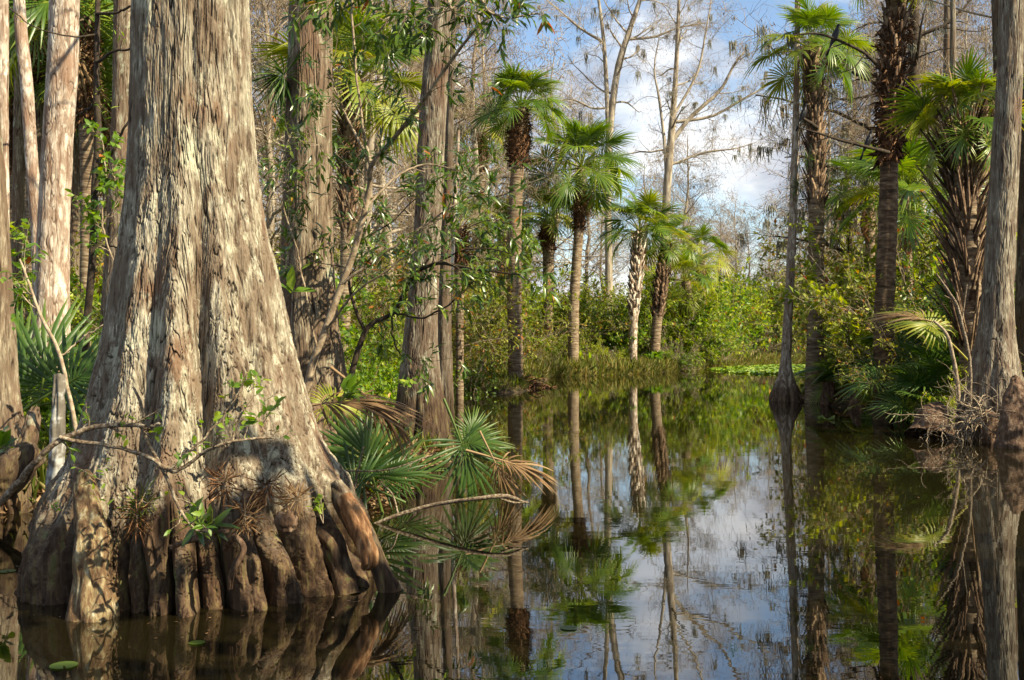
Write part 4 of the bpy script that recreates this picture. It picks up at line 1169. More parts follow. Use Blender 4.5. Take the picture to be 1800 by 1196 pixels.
for kd, px, d, sc in FB:
    if d > 44.5 and 880 < px < 1250: sc *= 1.1
    lb = {'bare': 'leafless grey brush leaning over the far water edge', 'olive': 'olive brown thinly leaved bush on the far bank', 'green': 'light green willowy bush of the sunlit far bank thicket',
          'dark': 'dark green bush among the far bank palms', 'bright': 'bright yellow green bush among the far bank palms'}[kd]
    put(kd, px, d, sc, lb, {'bare': 'leafless brush along the far bank', 'olive': 'olive bushes on the far bank', 'green': 'light green bushes on the far bank', 'dark': 'dark bushes on the far bank', 'bright': 'bright bushes on the far bank'}[kd])
# left bank thicket
LB = [('bright', 610, 17, .45), ('bright', 650, 18, .5), ('fern', 640, 14.5, .9), ('fern', 610, 13.5, .9), ('fern', 665, 16, 1.0), ('bright', 690, 21, .55), ('fern', 805, 24, 1.2), ('fern', 850, 34, 1.2), ('fern', 820, 30, 1.3), ('olive', 600, 22, 1.0), ('olive', 660, 24, 1.05), ('green', 640, 20, .7),
      ('olive', 700, 27, 1.1), ('dark', 790, 26, .7), ('olive', 830, 29, 1.0), ('olive', 860, 34, 1.0), ('green', 800, 33, 1.2), ('olive', 750, 30, 1.3), ('green', 870, 39, 1.2), ('olive', 640, 30, 1.1), ('olive', 560, 26, 1.2), ('bright', 468, 18, .95), ('bright', 480, 24, 1.3), ('olive', 500, 28, 1.5),
      ('bright', 815, 44, 1.9), ('olive', 590, 36, 1.6), ('olive', 690, 38, 1.6), ('olive', 640, 45, 1.9), ('olive', 760, 44, 1.8), ('green', 720, 33, 1.1)]
for kd, px, d, sc in LB:
    lb = {'olive': 'dull olive thicket bush behind the middle cypress trunks', 'green': 'mid green bush on the left bank behind the sapling', 'dark': 'dark leaved bush deep in the left bank thicket',
          'bright': 'vivid green bush lit on the left bank', 'fern': 'low bright fern clump on the left bank'}[kd]
    put(kd, px, d, sc, lb, {'olive': 'olive thicket bushes on the left bank', 'green': 'green bushes on the left bank', 'dark': 'dark bushes on the left bank', 'bright': 'vivid bushes on the left bank', 'fern': 'fern clumps on the left bank'}[kd])
LL = [('fern', 60, 11.5, 1.1), ('fern', 110, 12.0, 1.2), ('fern', 150, 11, 1.0), ('fern', 25, 12, 1.1), ('bright', 95, 15, .5), ('bright', 160, 14, .45), ('olive', 170, 19, .8), ('olive', 150, 22, .95), ('olive', 210, 21, .8), ('olive', 60, 24, 1.0), ('olive', 10, 20, .9), ('olive', 110, 27, 1.2),
      ('olive', 190, 31, 1.4), ('olive', 40, 33, 1.4), ('bright', 190, 20, 1.25), ('dark', 130, 36, 2.0), ('dark', 10, 38, 2.0), ('dark', 220, 38, 2.0), ('green', 70, 40, 1.9), ('olive', 300, 30, 1.4), ('olive', 400, 30, 1.4)]
for kd, px, d, sc in LL:
    lb = {'olive': 'olive brown brush between the leftmost cypress trunks', 'dark': 'tall dark bush far behind the leftmost trunks', 'bright': 'yellow green leafy bush between the leftmost trunks', 'fern': 'leafy fern clump by the fallen log', 'green': 'green bush far behind the leftmost trunks'}[kd]
    put(kd, px, d, sc, lb, {'olive': 'olive brush at the far left', 'dark': 'dark bushes at the far left', 'bright': 'yellow green bushes at the far left', 'fern': 'fern clumps by the fallen log', 'green': 'green bushes at the far left'}[kd])
# right bank understory
RB = [('green', 1600, 20.5, .65), ('olive', 1640, 19.5, .95), ('green', 1665, 21, 1.25), ('olive', 1545, 24.5, .7), ('green', 1690, 25, 1.5), ('green', 1600, 26, 1.1), ('bright', 1480, 26, .35), ('olive', 1620, 27, 1.6), ('green', 1510, 24.5, .4), ('green', 1570, 19.3, .36), ('olive', 1610, 17.8, .5), ('bright', 1640, 17.0, .35), ('green', 1670, 16.2, .38), ('bright', 1545, 20.8, .22), ('olive', 1640, 18, .75), ('dark', 1680, 18, .5), ('green', 1480, 25.5, .4), ('green', 1530, 26, .6), ('olive', 1575, 22, 1.15), ('green', 1620, 23, 1.0), ('olive', 1660, 24, 1.3), ('olive', 1700, 21, 1.1),
      ('green', 1500, 30, .6), ('olive', 1560, 32, 1.4), ('green', 1640, 30, 1.1), ('olive', 1700, 30, 1.2), ('dark', 1760, 27, 1.5), ('dark', 1800, 22, 1.3), ('olive', 1480, 34, .6), ('dark', 1720, 18, .8), ('olive', 1600, 40, 1.9), ('bright', 1790, 19, .9)]
for kd, px, d, sc in RB:
    lb = {'olive': 'olive twiggy bush in the right bank thicket', 'dark': 'dark shaded bush in the right bank thicket', 'green': 'mid green bush at the open end of the right bank', 'bright': 'yellow green leafy bush on the right bank'}[kd]
    put(kd, px, d, sc, lb, {'olive': 'olive bushes on the right bank', 'dark': 'dark bushes on the right bank', 'green': 'green bushes on the right bank', 'bright': 'yellow green bushes on the right bank'}[kd])
for px, d, sc in [(2000, 20, 1.2)]:  # unseen bush added past the right edge to throw shade on the bank
    put('dark', px, d, sc, 'dark leafy bush just outside the frame on the right bank', 'bushes outside the frame on the right bank')
for q, (x_, y_, sc) in enumerate([(7.4, 1.5, 2.75), (8.3, -.8, 2.75), (7.6, 3.2, 2.45)]):  # unseen bushes, placed and sized so their shadow falls on the big cypress base
    copy_thing(SH['dark'][q % 2], (x_, y_, -.1), rotz=x_ * 3, scale=sc, label=['tall leafy bush right of the camera', 'tall leafy bush right of and behind the camera', 'leafy bush right of the camera nearest the right bank'][q], group='bushes beside the camera')
for l_ in SH.values():
    for p_ in l_: drop_thing(p_)

# ------------------------------------------------------------------ a far wood that closes the view: nobody could count it
g = rng_(77); mb = MB()
n = 150000
px = g.random(n) * 2600 - 400; d = 100 + g.random(n) * 60
x = (px - CX) / FPX * d
hgt = 4.2 + 2.0 * noise3(x * .08, d * .05, 0) + 1.5 * noise3(x * .3, d * .2, 4)
z = hgt * g.random(n) ** .8
p = np.stack([x, d, z], 1); dd = nrm(g.normal(size=(n, 3)) + np.array([0, 0, .8]))
leaves(mb, p, dd, nrm(g.normal(size=(n, 3))), .45 * (.5 + g.random(n)), .11, g.random(n) * .8, st=1)
tag(mb.build('far_wood', M['leaf_olive']), kind='stuff', label='low dim wood closing the view far behind')

# ------------------------------------------------------------------ grass and litter along the banks
g = rng_(78)
n = 420000
px = g.random(n) * 2100 - 150; dd = 7 * (11.5 ** g.random(n))
x = (px - CX) / FPX * dd
h, sd = land(x, dd)
cl = noise3(x * .8, dd * .8, 9) + .6 * noise3(x * 2.5, dd * 2.5, 3)
far = dd > 26
keep = (sd > .02) & (cl + g.random(n) * .8 > .35) & ((sd < 5) | (g.random(n) < .25))
keep &= far | (g.random(n) < .22)
keep &= ~((x > 5.5) & (dd < 26) & (g.random(n) < .6))
x, dd, h, sd = x[keep], dd[keep], h[keep], sd[keep]; n = len(x)
p = np.stack([x, dd, h - .01], 1)
dr = nrm(g.normal(size=(n, 3)) * np.array([.45, .45, .05]) + np.array([0, -.12, .9]))
L = (.22 + .3 * g.random(n)) * np.where(dd > 36, 1.2, .6)
mb = MB(); leaves(mb, p, dr, nrm(g.normal(size=(n, 3)) * np.array([1, 1, .1])), L, .004 + .00022 * dd, np.clip(.45 + .25 * g.normal(size=n), 0, 1), bend=.6, st=1)
# rank dead and green grass overhanging the edge of the far bank
E = np.array([wl(950, 668), wl(960, 664), wl(1050, 660), wl(1140, 657), wl(1230, 650), wl(1300, 645), wl(1420, 640), (21, 66), (30, 74)])
sl = np.linalg.norm(np.diff(E, axis=0), axis=1); n = 60000
si = g.choice(len(sl), size=n, p=sl / sl.sum()); tt = g.random(n)
q = E[si] * (1 - tt[:, None]) + E[si + 1] * tt[:, None]; dv = nrm(E[si + 1] - E[si]); nv = np.stack([-dv[:, 1], dv[:, 0]], 1)
q = q + nv * (g.random(n) ** 1.4 * 1.5 - .1)[:, None]
h, sd = land(q[:, 0], q[:, 1]); k = (sd > -.12) & (noise3(q[:, 0] * 1.2, q[:, 1] * 1.2, 2) + .7 * g.random(n) > .12)
q, h = q[k], h[k]; n = len(q)
leaves(mb, np.stack([q[:, 0], q[:, 1], h - .02], 1), nrm(g.normal(size=(n, 3)) * np.array([.55, .55, .1]) + np.array([0, -.1, .8])), nrm(g.normal(size=(n, 3)) * np.array([1, 1, .1])), .18 + .42 * g.random(n) ** 2, .008, np.clip(.66 + .3 * g.normal(size=n), 0, 1), bend=.3, st=1)
tag(mb.build('grass', M['grass']), kind='stuff', label='thin green and straw coloured grass along the banks')
n = 160000
px = g.random(n) * 2100 - 150; dd = 6.5 * (7 ** g.random(n)); x = (px - CX) / FPX * dd
h, sd = land(x, dd); k = sd > -.05
x, dd, h = x[k], dd[k], h[k]; n = len(x)
mb = MB(); leaves(mb, np.stack([x, dd, h + .012 + .03 * g.random(n)], 1), nrm(g.normal(size=(n, 3)) * np.array([1, 1, .35])), nrm(g.normal(size=(n, 3)) * .5 + np.array([0, 0, 1])), .06 + .09 * g.random(n), .008 + .018 * g.random(n), g.random(n), st=1)
tag(mb.build('leaf_litter', M['dead_leaf']), kind='stuff', label='brown dead leaves and twigs covering the banks')
n = 26000
px = g.random(n) * 1900 - 50; dd = 4.2 * (14 ** g.random(n)); x = (px - CX) / FPX * dd
h, sd = land(x, dd)
hd = np.hypot(x + 1.75, dd - 6.15) - 1.05
near = np.minimum(-sd, np.where(hd > 0, hd, 9))
k = (sd < -.03) & (g.random(n) < np.exp(-near / .25) * .16 + .003) & (hd > 0)
x, dd = x[k], dd[k]; n = len(x)
mb = MB(); leaves(mb, np.stack([x, dd, .006 + .004 * g.random(n)], 1), nrm(g.normal(size=(n, 3)) * np.array([1, 1, .02])), np.tile([0, 0, 1.], (n, 1)), .012 + .03 * g.random(n), .002 + .006 * g.random(n), g.random(n), st=1, bend=0, fold=0)
tag(mb.build('floating_litter', M['dead_leaf']), kind='stuff', label='tiny leaves and bits floating on the dark water')

# ------------------------------------------------------------------ saplings and leafy branches near the water
def ppath(rows):
    """rows (px, py, d, width px) -> world path with radius"""
    return np.array([tuple(W(a, b, d)) + (w / 2 / FPX * d,) for a, b, d, w in rows])


def leafy(label, name, cat, stems, seed, n2=9, L2=.5, n3=4, L3=.22, nl=8, leaf=.11, lw=.11, lmat=None, smat=None, t0=.35, st=2, droop=.35, skip=(), frac=.02, mat2=None, thin=1.0, group=None, jit=None):
    g = rng_(seed)
    b0 = stems[0][0]; base = W(*b0[:3])
    t = thing(name, label, cat, base, group)
    mb = MB(); ml = MB()
    for i, rows in enumerate(stems):
        q = smooth_path(ppath(rows), 26)
        q[:, :3] += np.cumsum(g.normal(size=(26, 3)) * .004, 0)
        tubes(mb, q[None, :, :3], q[None, :, 3], 8)
        if i in skip: continue
        P = q[None, :, :3]; R = q[None, :, 3]
        k2 = max(2, int(n2 * np.linalg.norm(q[-1, :3] - q[0, :3])))
        p, d, r, tq = spawn(g, P, R, k2, t0, 1, 50, 15, .5, .2)
        P2 = grow(g, p, d, L2 * (.4 + .8 * g.random(len(p))), 6, .16, (0, 0, .05)); R2 = taper(np.clip(r, .0018, .005) * thin, 6, .4); tubes(mb, P2, R2, 4)
        p, d, r, tq = spawn(g, P2, R2, n3, .2, 1, 45, 14, .6)
        P3 = grow(g, p, d, L3 * (.4 + .8 * g.random(len(p))), 4, .16, (0, 0, .05)); R3 = taper(np.full(len(p), .0016 * thin), 4, .5); tubes(mb, P3, R3, 3)
        p, d, r, tq = spawn(g, P3, R3, nl, .35, 1.02, 52, 14, 1)
        n = len(p); d = nrm(d + np.array([0, 0, -droop]) * g.random((n, 1)))
        up = nrm(g.normal(size=(n, 3)) * .45 + np.array([.1, -.2, 1.])); Lf = leaf * (.55 + .7 * g.random(n))
        m2 = g.random(n) < frac
        tn = np.clip(.42 + g.normal(size=n) * .18, 0, 1)
        for mm, mi in ((~m2, 0), (m2, 1)):
            if mm.any(): leaves(ml, p[mm], d[mm], up[mm], Lf[mm], Lf[mm] * lw, tn[mm], st=st, bend=.3, mi=mi)
    mb.build('stems', smat or M['twig'], t)
    if ml.n: ml.build('leaves', [lmat or M['leaf_dark'], mat2 or M['leaf_autumn']], t)
    return t


D = 8.8
leafy('pale stemmed sapling forking between the brown and the grey cypress', 'sapling', 'young tree', [
    [(530, 770, D, 15), (545, 660, D, 14), (570, 585, D, 13), (600, 500, D, 12), (625, 430, D, 11), (650, 330, D, 10), (654, 290, D - .1, 9), (700, 235, D - .2, 8), (755, 160, D - .4, 7), (830, 60, D - .6, 5), (880, 10, D - .7, 3)],
    [(652, 300, D, 7), (640, 230, D, 5), (628, 150, D, 4), (618, 40, D, 4), (614, -30, D, 3)],
    [(654, 290, D, 6), (612, 215, D + .1, 4), (590, 160, D + .1, 3), (575, 120, D + .1, 2)],
    [(560, 610, D, 5), (540, 520, D - .1, 4), (522, 440, D - .1, 3), (505, 380, D - .1, 3), (490, 340, D - .1, 2)],
    [(600, 500, D, 6), (680, 440, D - .1, 5), (740, 395, D - .1, 4), (800, 350, D - .1, 3), (850, 330, D, 2)],
    [(640, 370, D, 5), (690, 320, D + .1, 4), (740, 290, D + .2, 3), (800, 300, D + .2, 2)],
    [(570, 585, D, 5), (620, 520, D - .2, 4), (680, 480, D - .3, 3), (730, 440, D - .3, 2)],
], 401, n2=7, L2=.40, n3=3, nl=8, leaf=.10, t0=.3, smat=M['twig'])
D = 9.6
leafy('dark stemmed bush bending out over the grey cypress', 'sapling', 'young tree', [
    [(596, 760, D, 12.2), (618, 660, D, 10.8), (634, 600, D, 10.1), (652, 570, D, 8.6), (692, 550, D, 7.2), (712, 505, D, 7.2), (735, 476, D - .1, 7.2), (765, 466, D - .2, 6.5), (800, 473, D - .3, 5.8), (860, 482, D - .4, 3.6), (915, 487, D - .5, 2.2)],
    [(640, 580, D, 6.5), (616, 530, D, 5.8), (612, 480, D, 4.3), (640, 420, D, 2.9), (670, 360, D, 1.4)],
    [(692, 552, D, 4.3), (740, 556, D - .1, 3.6), (790, 530, D - .2, 2.9), (830, 490, D - .2, 1.4)],
    [(735, 476, D, 4.3), (790, 425, D - .1, 2.9), (850, 390, D - .1, 2.2), (900, 400, D - .1, 1.4)],
    [(765, 466, D, 3.6), (810, 440, D - .3, 2.9), (870, 440, D - .4, 2.2), (925, 460, D - .5, 1.4)],
    [(690, 552, D, 3.6), (700, 620, D, 2.9), (730, 640, D, 1.4)],
    [(640, 420, D, 2.9), (690, 390, D, 2.2), (750, 330, D, 2.2), (790, 300, D, 1.4)],
], 402, n2=8, L2=.42, n3=3, nl=8, leaf=.11, t0=.25, smat=M['twig_dark'])
D = 7.6
leafy('glossy green leafy boughs hanging in at the top edge of the photo', 'leafy_bough', 'branch', [
    [(900, -160, D, 12), (860, -70, D, 9), (840, -10, D, 6), (870, 25, D, 4), (935, 20, D, 3)],
    [(860, -70, D, 7), (760, -30, D, 5), (700, 5, D, 4), (655, 45, D, 3)],
    [(760, -30, D, 5), (790, 0, D, 4), (800, 40, D, 2)],
    [(860, -70, D, 7), (680, -60, D, 5), (600, -20, D, 4), (570, 10, D, 2)],
    [(840, -10, D, 5), (800, 10, D, 4), (750, 30, D, 2)],
], 403, n2=10, L2=.26, n3=3, nl=9, leaf=.115, t0=.2)
leafy('bare thin bough with a few leaves crossing left of the brown cypress', 'leafy_bough', 'branch', [
    [(455, 395, 8.9, 3), (480, 330, 8.9, 3), (520, 310, 8.9, 2)], [(455, 395, 8.9, 3), (490, 300, 8.8, 3), (510, 230, 8.8, 2)],
    [(500, 480, 8.9, 3), (510, 430, 8.9, 3), (530, 400, 8.9, 2)],
], 404, n2=10, L2=.28, n3=3, nl=6, leaf=.09, t0=.1)
# left
leafy('dark slender tree hung with moss and lit vine leaves left of the big cypress', 'slender_tree', 'tree', [
    [(150, 700, 10.5, 16), (152, 560, 10.5, 14), (158, 450, 10.5, 14), (165, 330, 10.5, 13), (172, 230, 10.5, 12), (168, 150, 10.5, 11), (172, -30, 10.5, 9)],
    [(168, 24, 10.5, 6), (200, 22, 10.4, 5), (236, 2, 10.3, 4)], [(170, 108, 10.5, 6), (200, 94, 10.4, 5), (238, 90, 10.3, 4)], [(140, 200, 10.7, 3), (160, 185, 10.6, 5), (172, 175, 10.5, 6)],
    [(165, 330, 10.5, 6), (200, 270, 10.4, 5), (232, 215, 10.3, 4)], [(158, 450, 10.5, 4), (190, 440, 10.4, 3), (225, 455, 10.4, 2)],
    [(172, 60, 10.5, 4), (120, 62, 10.3, 3), (60, 40, 10.2, 2), (20, 10, 10.2, 2)],
], 405, n2=3, L2=.3, n3=2, nl=2, leaf=.07, lmat=M['leaf_bright'], smat=M['twig_dark'], skip=(0,))
leafy('yellow green vine leaves climbing the dark slender tree', 'leafy_vine', 'vine', [
    [(200, 460, 10.2, 3), (178, 400, 10.2, 3), (185, 330, 10.2, 3), (180, 250, 10.2, 2)], [(178, 400, 10.2, 3), (205, 350, 10.2, 2), (200, 300, 10.2, 2)],
], 406, n2=12, L2=.20, n3=3, nl=6, leaf=.085, lw=.24, lmat=M['leaf_bright'], t0=.05, st=2)
leafy('bare pinkish sapling leaning left of the whitish trunk, leafy at its tip', 'sapling', 'young tree', [
    [(140, 790, 7.9, 9), (122, 701, 7.9, 8), (104, 629, 7.9, 7), (67, 556, 7.9, 6), (39, 463, 7.9, 4)], [(67, 556, 7.9, 3), (50, 520, 7.9, 3), (25, 515, 7.9, 2)],
    [(104, 629, 7.9, 3), (150, 590, 8.0, 3), (180, 570, 8, 2)],
], 407, n2=3, L2=.12, n3=2, nl=6, leaf=.07, lw=.22, lmat=M['leaf_bright'], t0=.75)
# branch in front of the big trunk
D = 4.85
leafy('crooked bare branch reaching across the base of the big cypress', 'fallen_branch', 'branch', [
    [(-20, 900, D + .2, 12), (25, 850, D + .1, 12), (62, 800, D, 11), (110, 764, D, 10), (180, 748, D, 9), (250, 752, D - .05, 8)],
    [(105, 768, D, 8), (180, 790, D, 7), (245, 805, D, 7), (290, 832, D, 8), (318, 832, D, 7), (360, 798, D, 6), (408, 778, D, 5), (480, 772, D + .05, 4)],
    [(232, 678, D, 4), (243, 710, D, 6), (252, 755, D, 6), (290, 832, D, 7), (310, 880, D, 6), (332, 925, D, 5), (366, 940, D, 4)],
    [(290, 832, D, 4), (340, 790, D - .02, 4), (385, 745, D, 3), (412, 710, D, 3), (430, 670, D, 2)],
    [(250, 752, D, 5), (262, 760, D, 6), (275, 748, D, 5)],
    [(408, 778, D, 4), (412, 735, D, 4), (428, 700, D, 2)],
], 408, n2=9, L2=.11, n3=2, L3=.05, nl=2, leaf=.045, lw=.24, lmat=M['leaf_bright'], t0=.5, frac=0, skip=(4,), smat=M['twig_fg'])


def sprig(label, px, py, d, n=9, L=.07, lw=.2, mat=None, seed=0, h=.12, name='leafy_sprig', cat='plant', ns=3, up=(0, 0, 1.), st=2, group=None):
    g = rng_(seed + 900); b = W(px, py, d)
    t = thing(name, label, cat, b, group)
    dd = nrm(g.normal(size=(ns, 3)) * .45 + np.asarray(up)); P = grow(g, np.tile(b, (ns, 1)), dd, h * (.6 + .6 * g.random(ns)), 5, .15); R = taper(np.full(ns, .0022), 5, .5)
    mb = MB(); tubes(mb, P, R, 4); mb.build('stem', M['twig'], t)
    p, q, r, _ = spawn(g, P, R, n, .3, 1.02, 55, 14, 1); m = len(p)
    mb = MB(); Lf = L * (.6 + .6 * g.random(m)); leaves(mb, p, q, nrm(g.normal(size=(m, 3)) * .5 + np.array([0, -.3, 1.])), Lf, Lf * lw, np.clip(.5 + .2 * g.normal(size=m), 0, 1), st=st)
    mb.build('leaves', mat or M['leaf_bright'], t)
    return t


sprig('small bright sprig on the bark above the crooked branch', 436, 690, 5.55, 5, .07, seed=1, h=.10)
sprig('leafy sprig beside the crooked branch on the fluted trunk', 462, 745, 5.4, 5, .075, seed=2, h=.12)
sprig('two leaved sprig left of the bright ridge of the big trunk', 378, 752, 5.45, 4, .06, seed=3, h=.09)
sprig('blue green long leaved sprig rooted in the moss between the roots', 358, 930, 5.05, 8, .12, .13, M['leaf_dark'], seed=4, h=.09, up=(0, -.5, .8))
sprig('small green sprig on the right flank of the big tree base', 568, 920, 5.4, 5, .06, seed=5, h=.11)
sprig('wiry seedling on the pale knee', 195, 915, 5.1, 5, .04, seed=6, h=.22)
sprig('thin seedling standing left of the mossy root', 190, 850, 5.35, 4, .035, seed=7, h=.2)
sprig('bright serrate leaved shoot between the big trunk and the palmetto', 598, 712, 7.2, 6, .13, .28, seed=8, h=.16)
sprig('light green leaf shoot at the left edge by the fallen log', 14, 800, 7.0, 6, .12, .3, seed=9, h=.14)
sprig('small shoot before the foot of the grey cypress', 715, 690, 11.6, 5, .10, .25, seed=10, h=.2)
sprig('pair of broad green leaves beside the brown cypress', 505, 520, 8.6, 4, .19, .2, seed=11, h=.08, up=(.6, 0, .3), ns=1)
sprig('leaf cluster growing on the face of the tall brown cypress', 545, 165, 9.4, 12, .10, .14, M['leaf_dark'], seed=12, h=.24, ns=5, up=(0, -.3, -.4))
sprig('leafy twigs against the middle of the tall brown cypress', 560, 255, 9.3, 10, .11, .12, M['leaf_dark'], seed=13, h=.3, ns=4, up=(.3, -.2, 0))
sprig('small green leaf tuft on the floor of the left flank', 95, 905, 5.2, 5, .03, seed=14, h=.05)
for q, (px, py, d) in enumerate([(250, 880, 5.3), (395, 850, 5.4), (470, 850, 5.35), (520, 880, 5.35), (240, 905, 5.25), (430, 905, 5.2)]):
    sprig(['rusty grass tuft in the left recess of the base', 'rusty rootlets spilling over the central recess', 'wiry rootlets above the right hand burl', 'tuft of dead grass on the right burl', 'low rusty tuft between the left roots', 'straggling rootlets beside the left burl'][q],
          px, py, d, 12, .11, .02, [M['grass'], M['wood'], M['wood'], M['dead_leaf'], M['wood'], M['dead_leaf']][q], seed=20 + q, h=.07, ns=6, name='root_tuft', st=1, up=(0, -.6, -.2))


# air plants
def air_plant(label, px, py, d, L=.28, n=70, seed=0, mat=None, up=(-.4, -.3, .2)):
    g = rng_(seed); b = W(px, py, d); mb = MB()
    dd = nrm(g.normal(size=(n, 3)) + np.asarray(up)); Lf = L * (.5 + .6 * g.random(n))
    leaves(mb, np.tile(b, (n, 1)) + dd * .02, dd, nrm(g.normal(size=(n, 3)) * .3 + np.array([0, 0, 1.])), Lf, .007, g.random(n) * .8, bend=.45)
    o = mb.build('air_plant', mat or M['frond_dark'], None, origin=b)
    return tag(o, label, 'air plant')


air_plant('large spiky air plant on the left side of the tall brown cypress', 500, 135, 9.75, .40, 150, 1, up=(-.7, -.3, .1))
air_plant('small air plant on the slim grey trunk in the water', 1404, 330, 23.2, .35, 50, 2)
air_plant('small air plant on the rising limb against the sky', 1291, 176, 39.8, .45, 50, 3)
air_plant('tuft of air plant on the palm bole high at the right', 1420, 280, 22.8, .3, 40, 4)


# palmettos
def fan_at(parent, me, hub, dir_, nor, s, pet, name='frond'):
    X_ = Vector(dir_).normalized(); Z_ = Vector(nor); Z_ = (Z_ - X_ * Z_.dot(X_)).normalized(); Y_ = Z_.cross(X_)
    R_ = Matrix((X_, Y_, Z_)).transposed().to_4x4()
    o = bpy.data.objects.new(name, me); COL.objects.link(o); o.parent = parent
    org = Vector(hub) - X_ * pet * s - parent.location
    o.matrix_local = Matrix.Translation(org) @ R_ @ Matrix.Scale(s, 4)
    return o


def palmetto(label, base, fans, name='saw_palmetto'):
    t = thing(name, label, 'palmetto', W(*base))
    for kd, px, py, d, dr, nr, s in fans:
        pet = {'p': .55, 'b': .5, 'g': .85, 'y': .85}[kd]
        fan_at(t, FR[kd][int(px + py) % 4], W(px, py, d), dr, nr, s, pet, 'dead_frond' if kd == 'b' else 'frond')
    return t


palmetto('stiff blue green palmetto fan right of the big tree base', (655, 880, 8.3), [
    ('p', 655, 838, 8.2, (-.25, -.1, 1), (.15, -1, .1), .80), ('p', 672, 850, 8.4, (.7, .1, .8), (-.2, -1, .3), .45), ('p', 640, 850, 8.1, (-1, -.2, .5), (0, -1, .6), .62), ('p', 625, 800, 8.8, (-.6, .3, 1), (0, -1, .2), .5)])
palmetto('palmetto with drooping fans hanging over the water before the grey cypress', (700, 880, 9.0), [
    ('p', 812, 780, 9.0, (.8, -.2, .35), (-.2, -.6, .8), .45), ('p', 812, 776, 9.0, (.4, -.2, -.9), (.3, -.9, .4), .70), ('p', 826, 770, 9.3, (.25, .1, 1), (.3, -1, .3), .34), ('p', 700, 840, 8.9, (.6, -.2, .35), (.2, -.8, .6), .45), ('b', 870, 812, 8.8, (.5, -.1, -1), (0, -1, .2), .55), ('b', 882, 808, 8.8, (1, -.1, -.25), (0, -1, .5), .6)])
palmetto('tan dead palmetto leaf arching over the blue green fan', (560, 800, 7.6), [('b', 560, 706, 7.4, (1, -.2, .25), (0, -.6, .8), 0.80), ('b', 640, 690, 7.5, (.7, -.2, -.5), (.3, -.8, .5), 0.60), ('y', 570, 712, 7.7, (.8, 0, .5), (0, -.9, .5), 0.36)], 'dead_palmetto')
palmetto('dark long bladed palmetto between the leaning trunk and the big cypress', (80, 730, 9.3), [
    ('p', 70, 690, 9.3, (.15, 0, 1), (.2, -1, .1), 1.00), ('p', 100, 680, 9.1, (.9, -.1, .6), (-.1, -1, .4), 0.92), ('p', 55, 700, 9.5, (-.5, 0, 1), (0, -1, .2), 0.80), ('p', 120, 700, 9.6, (1, 0, .25), (0, -.8, .6), 0.80), ('p', 45, 660, 9.8, (-.2, 0, 1), (.3, -1, 0), 0.80)])
palmetto('lit fan leaf on a long bent stalk above the right bank palmettos', (1684, 700, 15.5), [('y', 1650, 575, 15.4, (-.8, 0, .9), (.4, -.8, .5), 0.76), ('b', 1625, 560, 15.5, (-1, 0, .3), (0, -.8, .5), 0.80), ('g', 1680, 545, 15.8, (.1, 0, 1), (0, -1, 0), 0.64)], 'palmetto')
palmetto('silvery glinting palmetto fans at the middle of the right bank', (1590, 700, 18), [
    ('p', 1590, 640, 17.8, (.2, -.2, 1), (-.4, -.9, .3), 0.88), ('p', 1560, 655, 17.8, (-1, -.1, .3), (.3, -.8, .8), 0.88), ('p', 1545, 665, 17.6, (-.9, -.1, .0), (.3, -.5, 1), 0.80), ('p', 1620, 665, 17.4, (.7, -.2, .6), (-.2, -.9, .4), 0.88), ('p', 1600, 690, 17.2, (-.2, -.4, -.4), (.3, -.8, .6), 0.72)])
pm = [('palmetto clump at the foot of the tall booted palm', 1480, 655, 22.6, 0.71), ('upright palmetto clump right of the tall booted palm', 1502, 640, 21.8, 0.74), ('palmetto clump behind the dark stump on the right bank', 1530, 620, 23.5, 0.78),
      ('shaded palmetto clump left of the big right cypress', 1668, 660, 16.4, 0.68), ('palmetto clump standing under the fibre necked palm', 1575, 610, 20, 0.71), ('high palmetto clump in the right thicket', 1640, 600, 18.6, 0.74),
      ('palmetto clump low over the water on the right bank', 1545, 700, 18.4, 0.50), ('palmetto clump beside the slim lit trunk', 1690, 640, 17.2, 0.62), ('palmetto clump peeping behind the slim flared cypress', 1450, 660, 24.5, 0.56), ('young palmetto beside the leaning fan stalk', 1625, 690, 16.2, 0.53)]
for q, (lb, px, py, d, s) in enumerate(pm):
    t = thing('saw_palmetto', lb, 'palmetto', W(px, py, d), 'palmetto clumps on the right bank')
    g_ = gz(t.location.x, d); t.location.z = max(g_, t.location.z - .25)
    crown(t, Vector((0, 0, 0)), 13, s * (1.15 if q % 2 else .72), 60 + q, 'p' if q % 2 else 'g', 85, 8, dead=2, yellow=.25)

# ------------------------------------------------------------------ fallen wood, stumps, knees
mb = MB()
root_tube(mb, [W(-70, 900, 7.9), W(-10, 855, 7.8), W(35, 812, 7.8), W(62, 795, 7.9)], [.13, .13, .11, .085], seed=21, amp=.03)
root_tube(mb, [W(30, 830, 7.9), W(50, 770, 8.0), W(60, 730, 8.1), W(62, 715, 8.1)], [.07, .055, .045, .02], seed=22)
tag(mb.build('fallen_log', M['bark_brown'], None, origin=W(0, 860, 7.8), smooth=True), 'brown broken log lying at the left edge by the leaning trunk', 'log')
mb = MB()
root_tube(mb, [W(104, 660, 7.7), W(103, 740, 7.6), W(98, 820, 7.6), W(90, 930, 7.6)], [.035, .045, .05, .055], seed=23, amp=.012)
tag(mb.build('dead_stub', rough_mat('grey_white_stub', [(.3, (.05, .04, .03)), (.5, (.14, .125, .10)), (.6, (.40, .41, .39))], (5, 5, 6), detail=3), None, origin=W(90, 930, 7.6), smooth=True), 'grey and white blotched dead stub between the log and the big tree', 'stump')
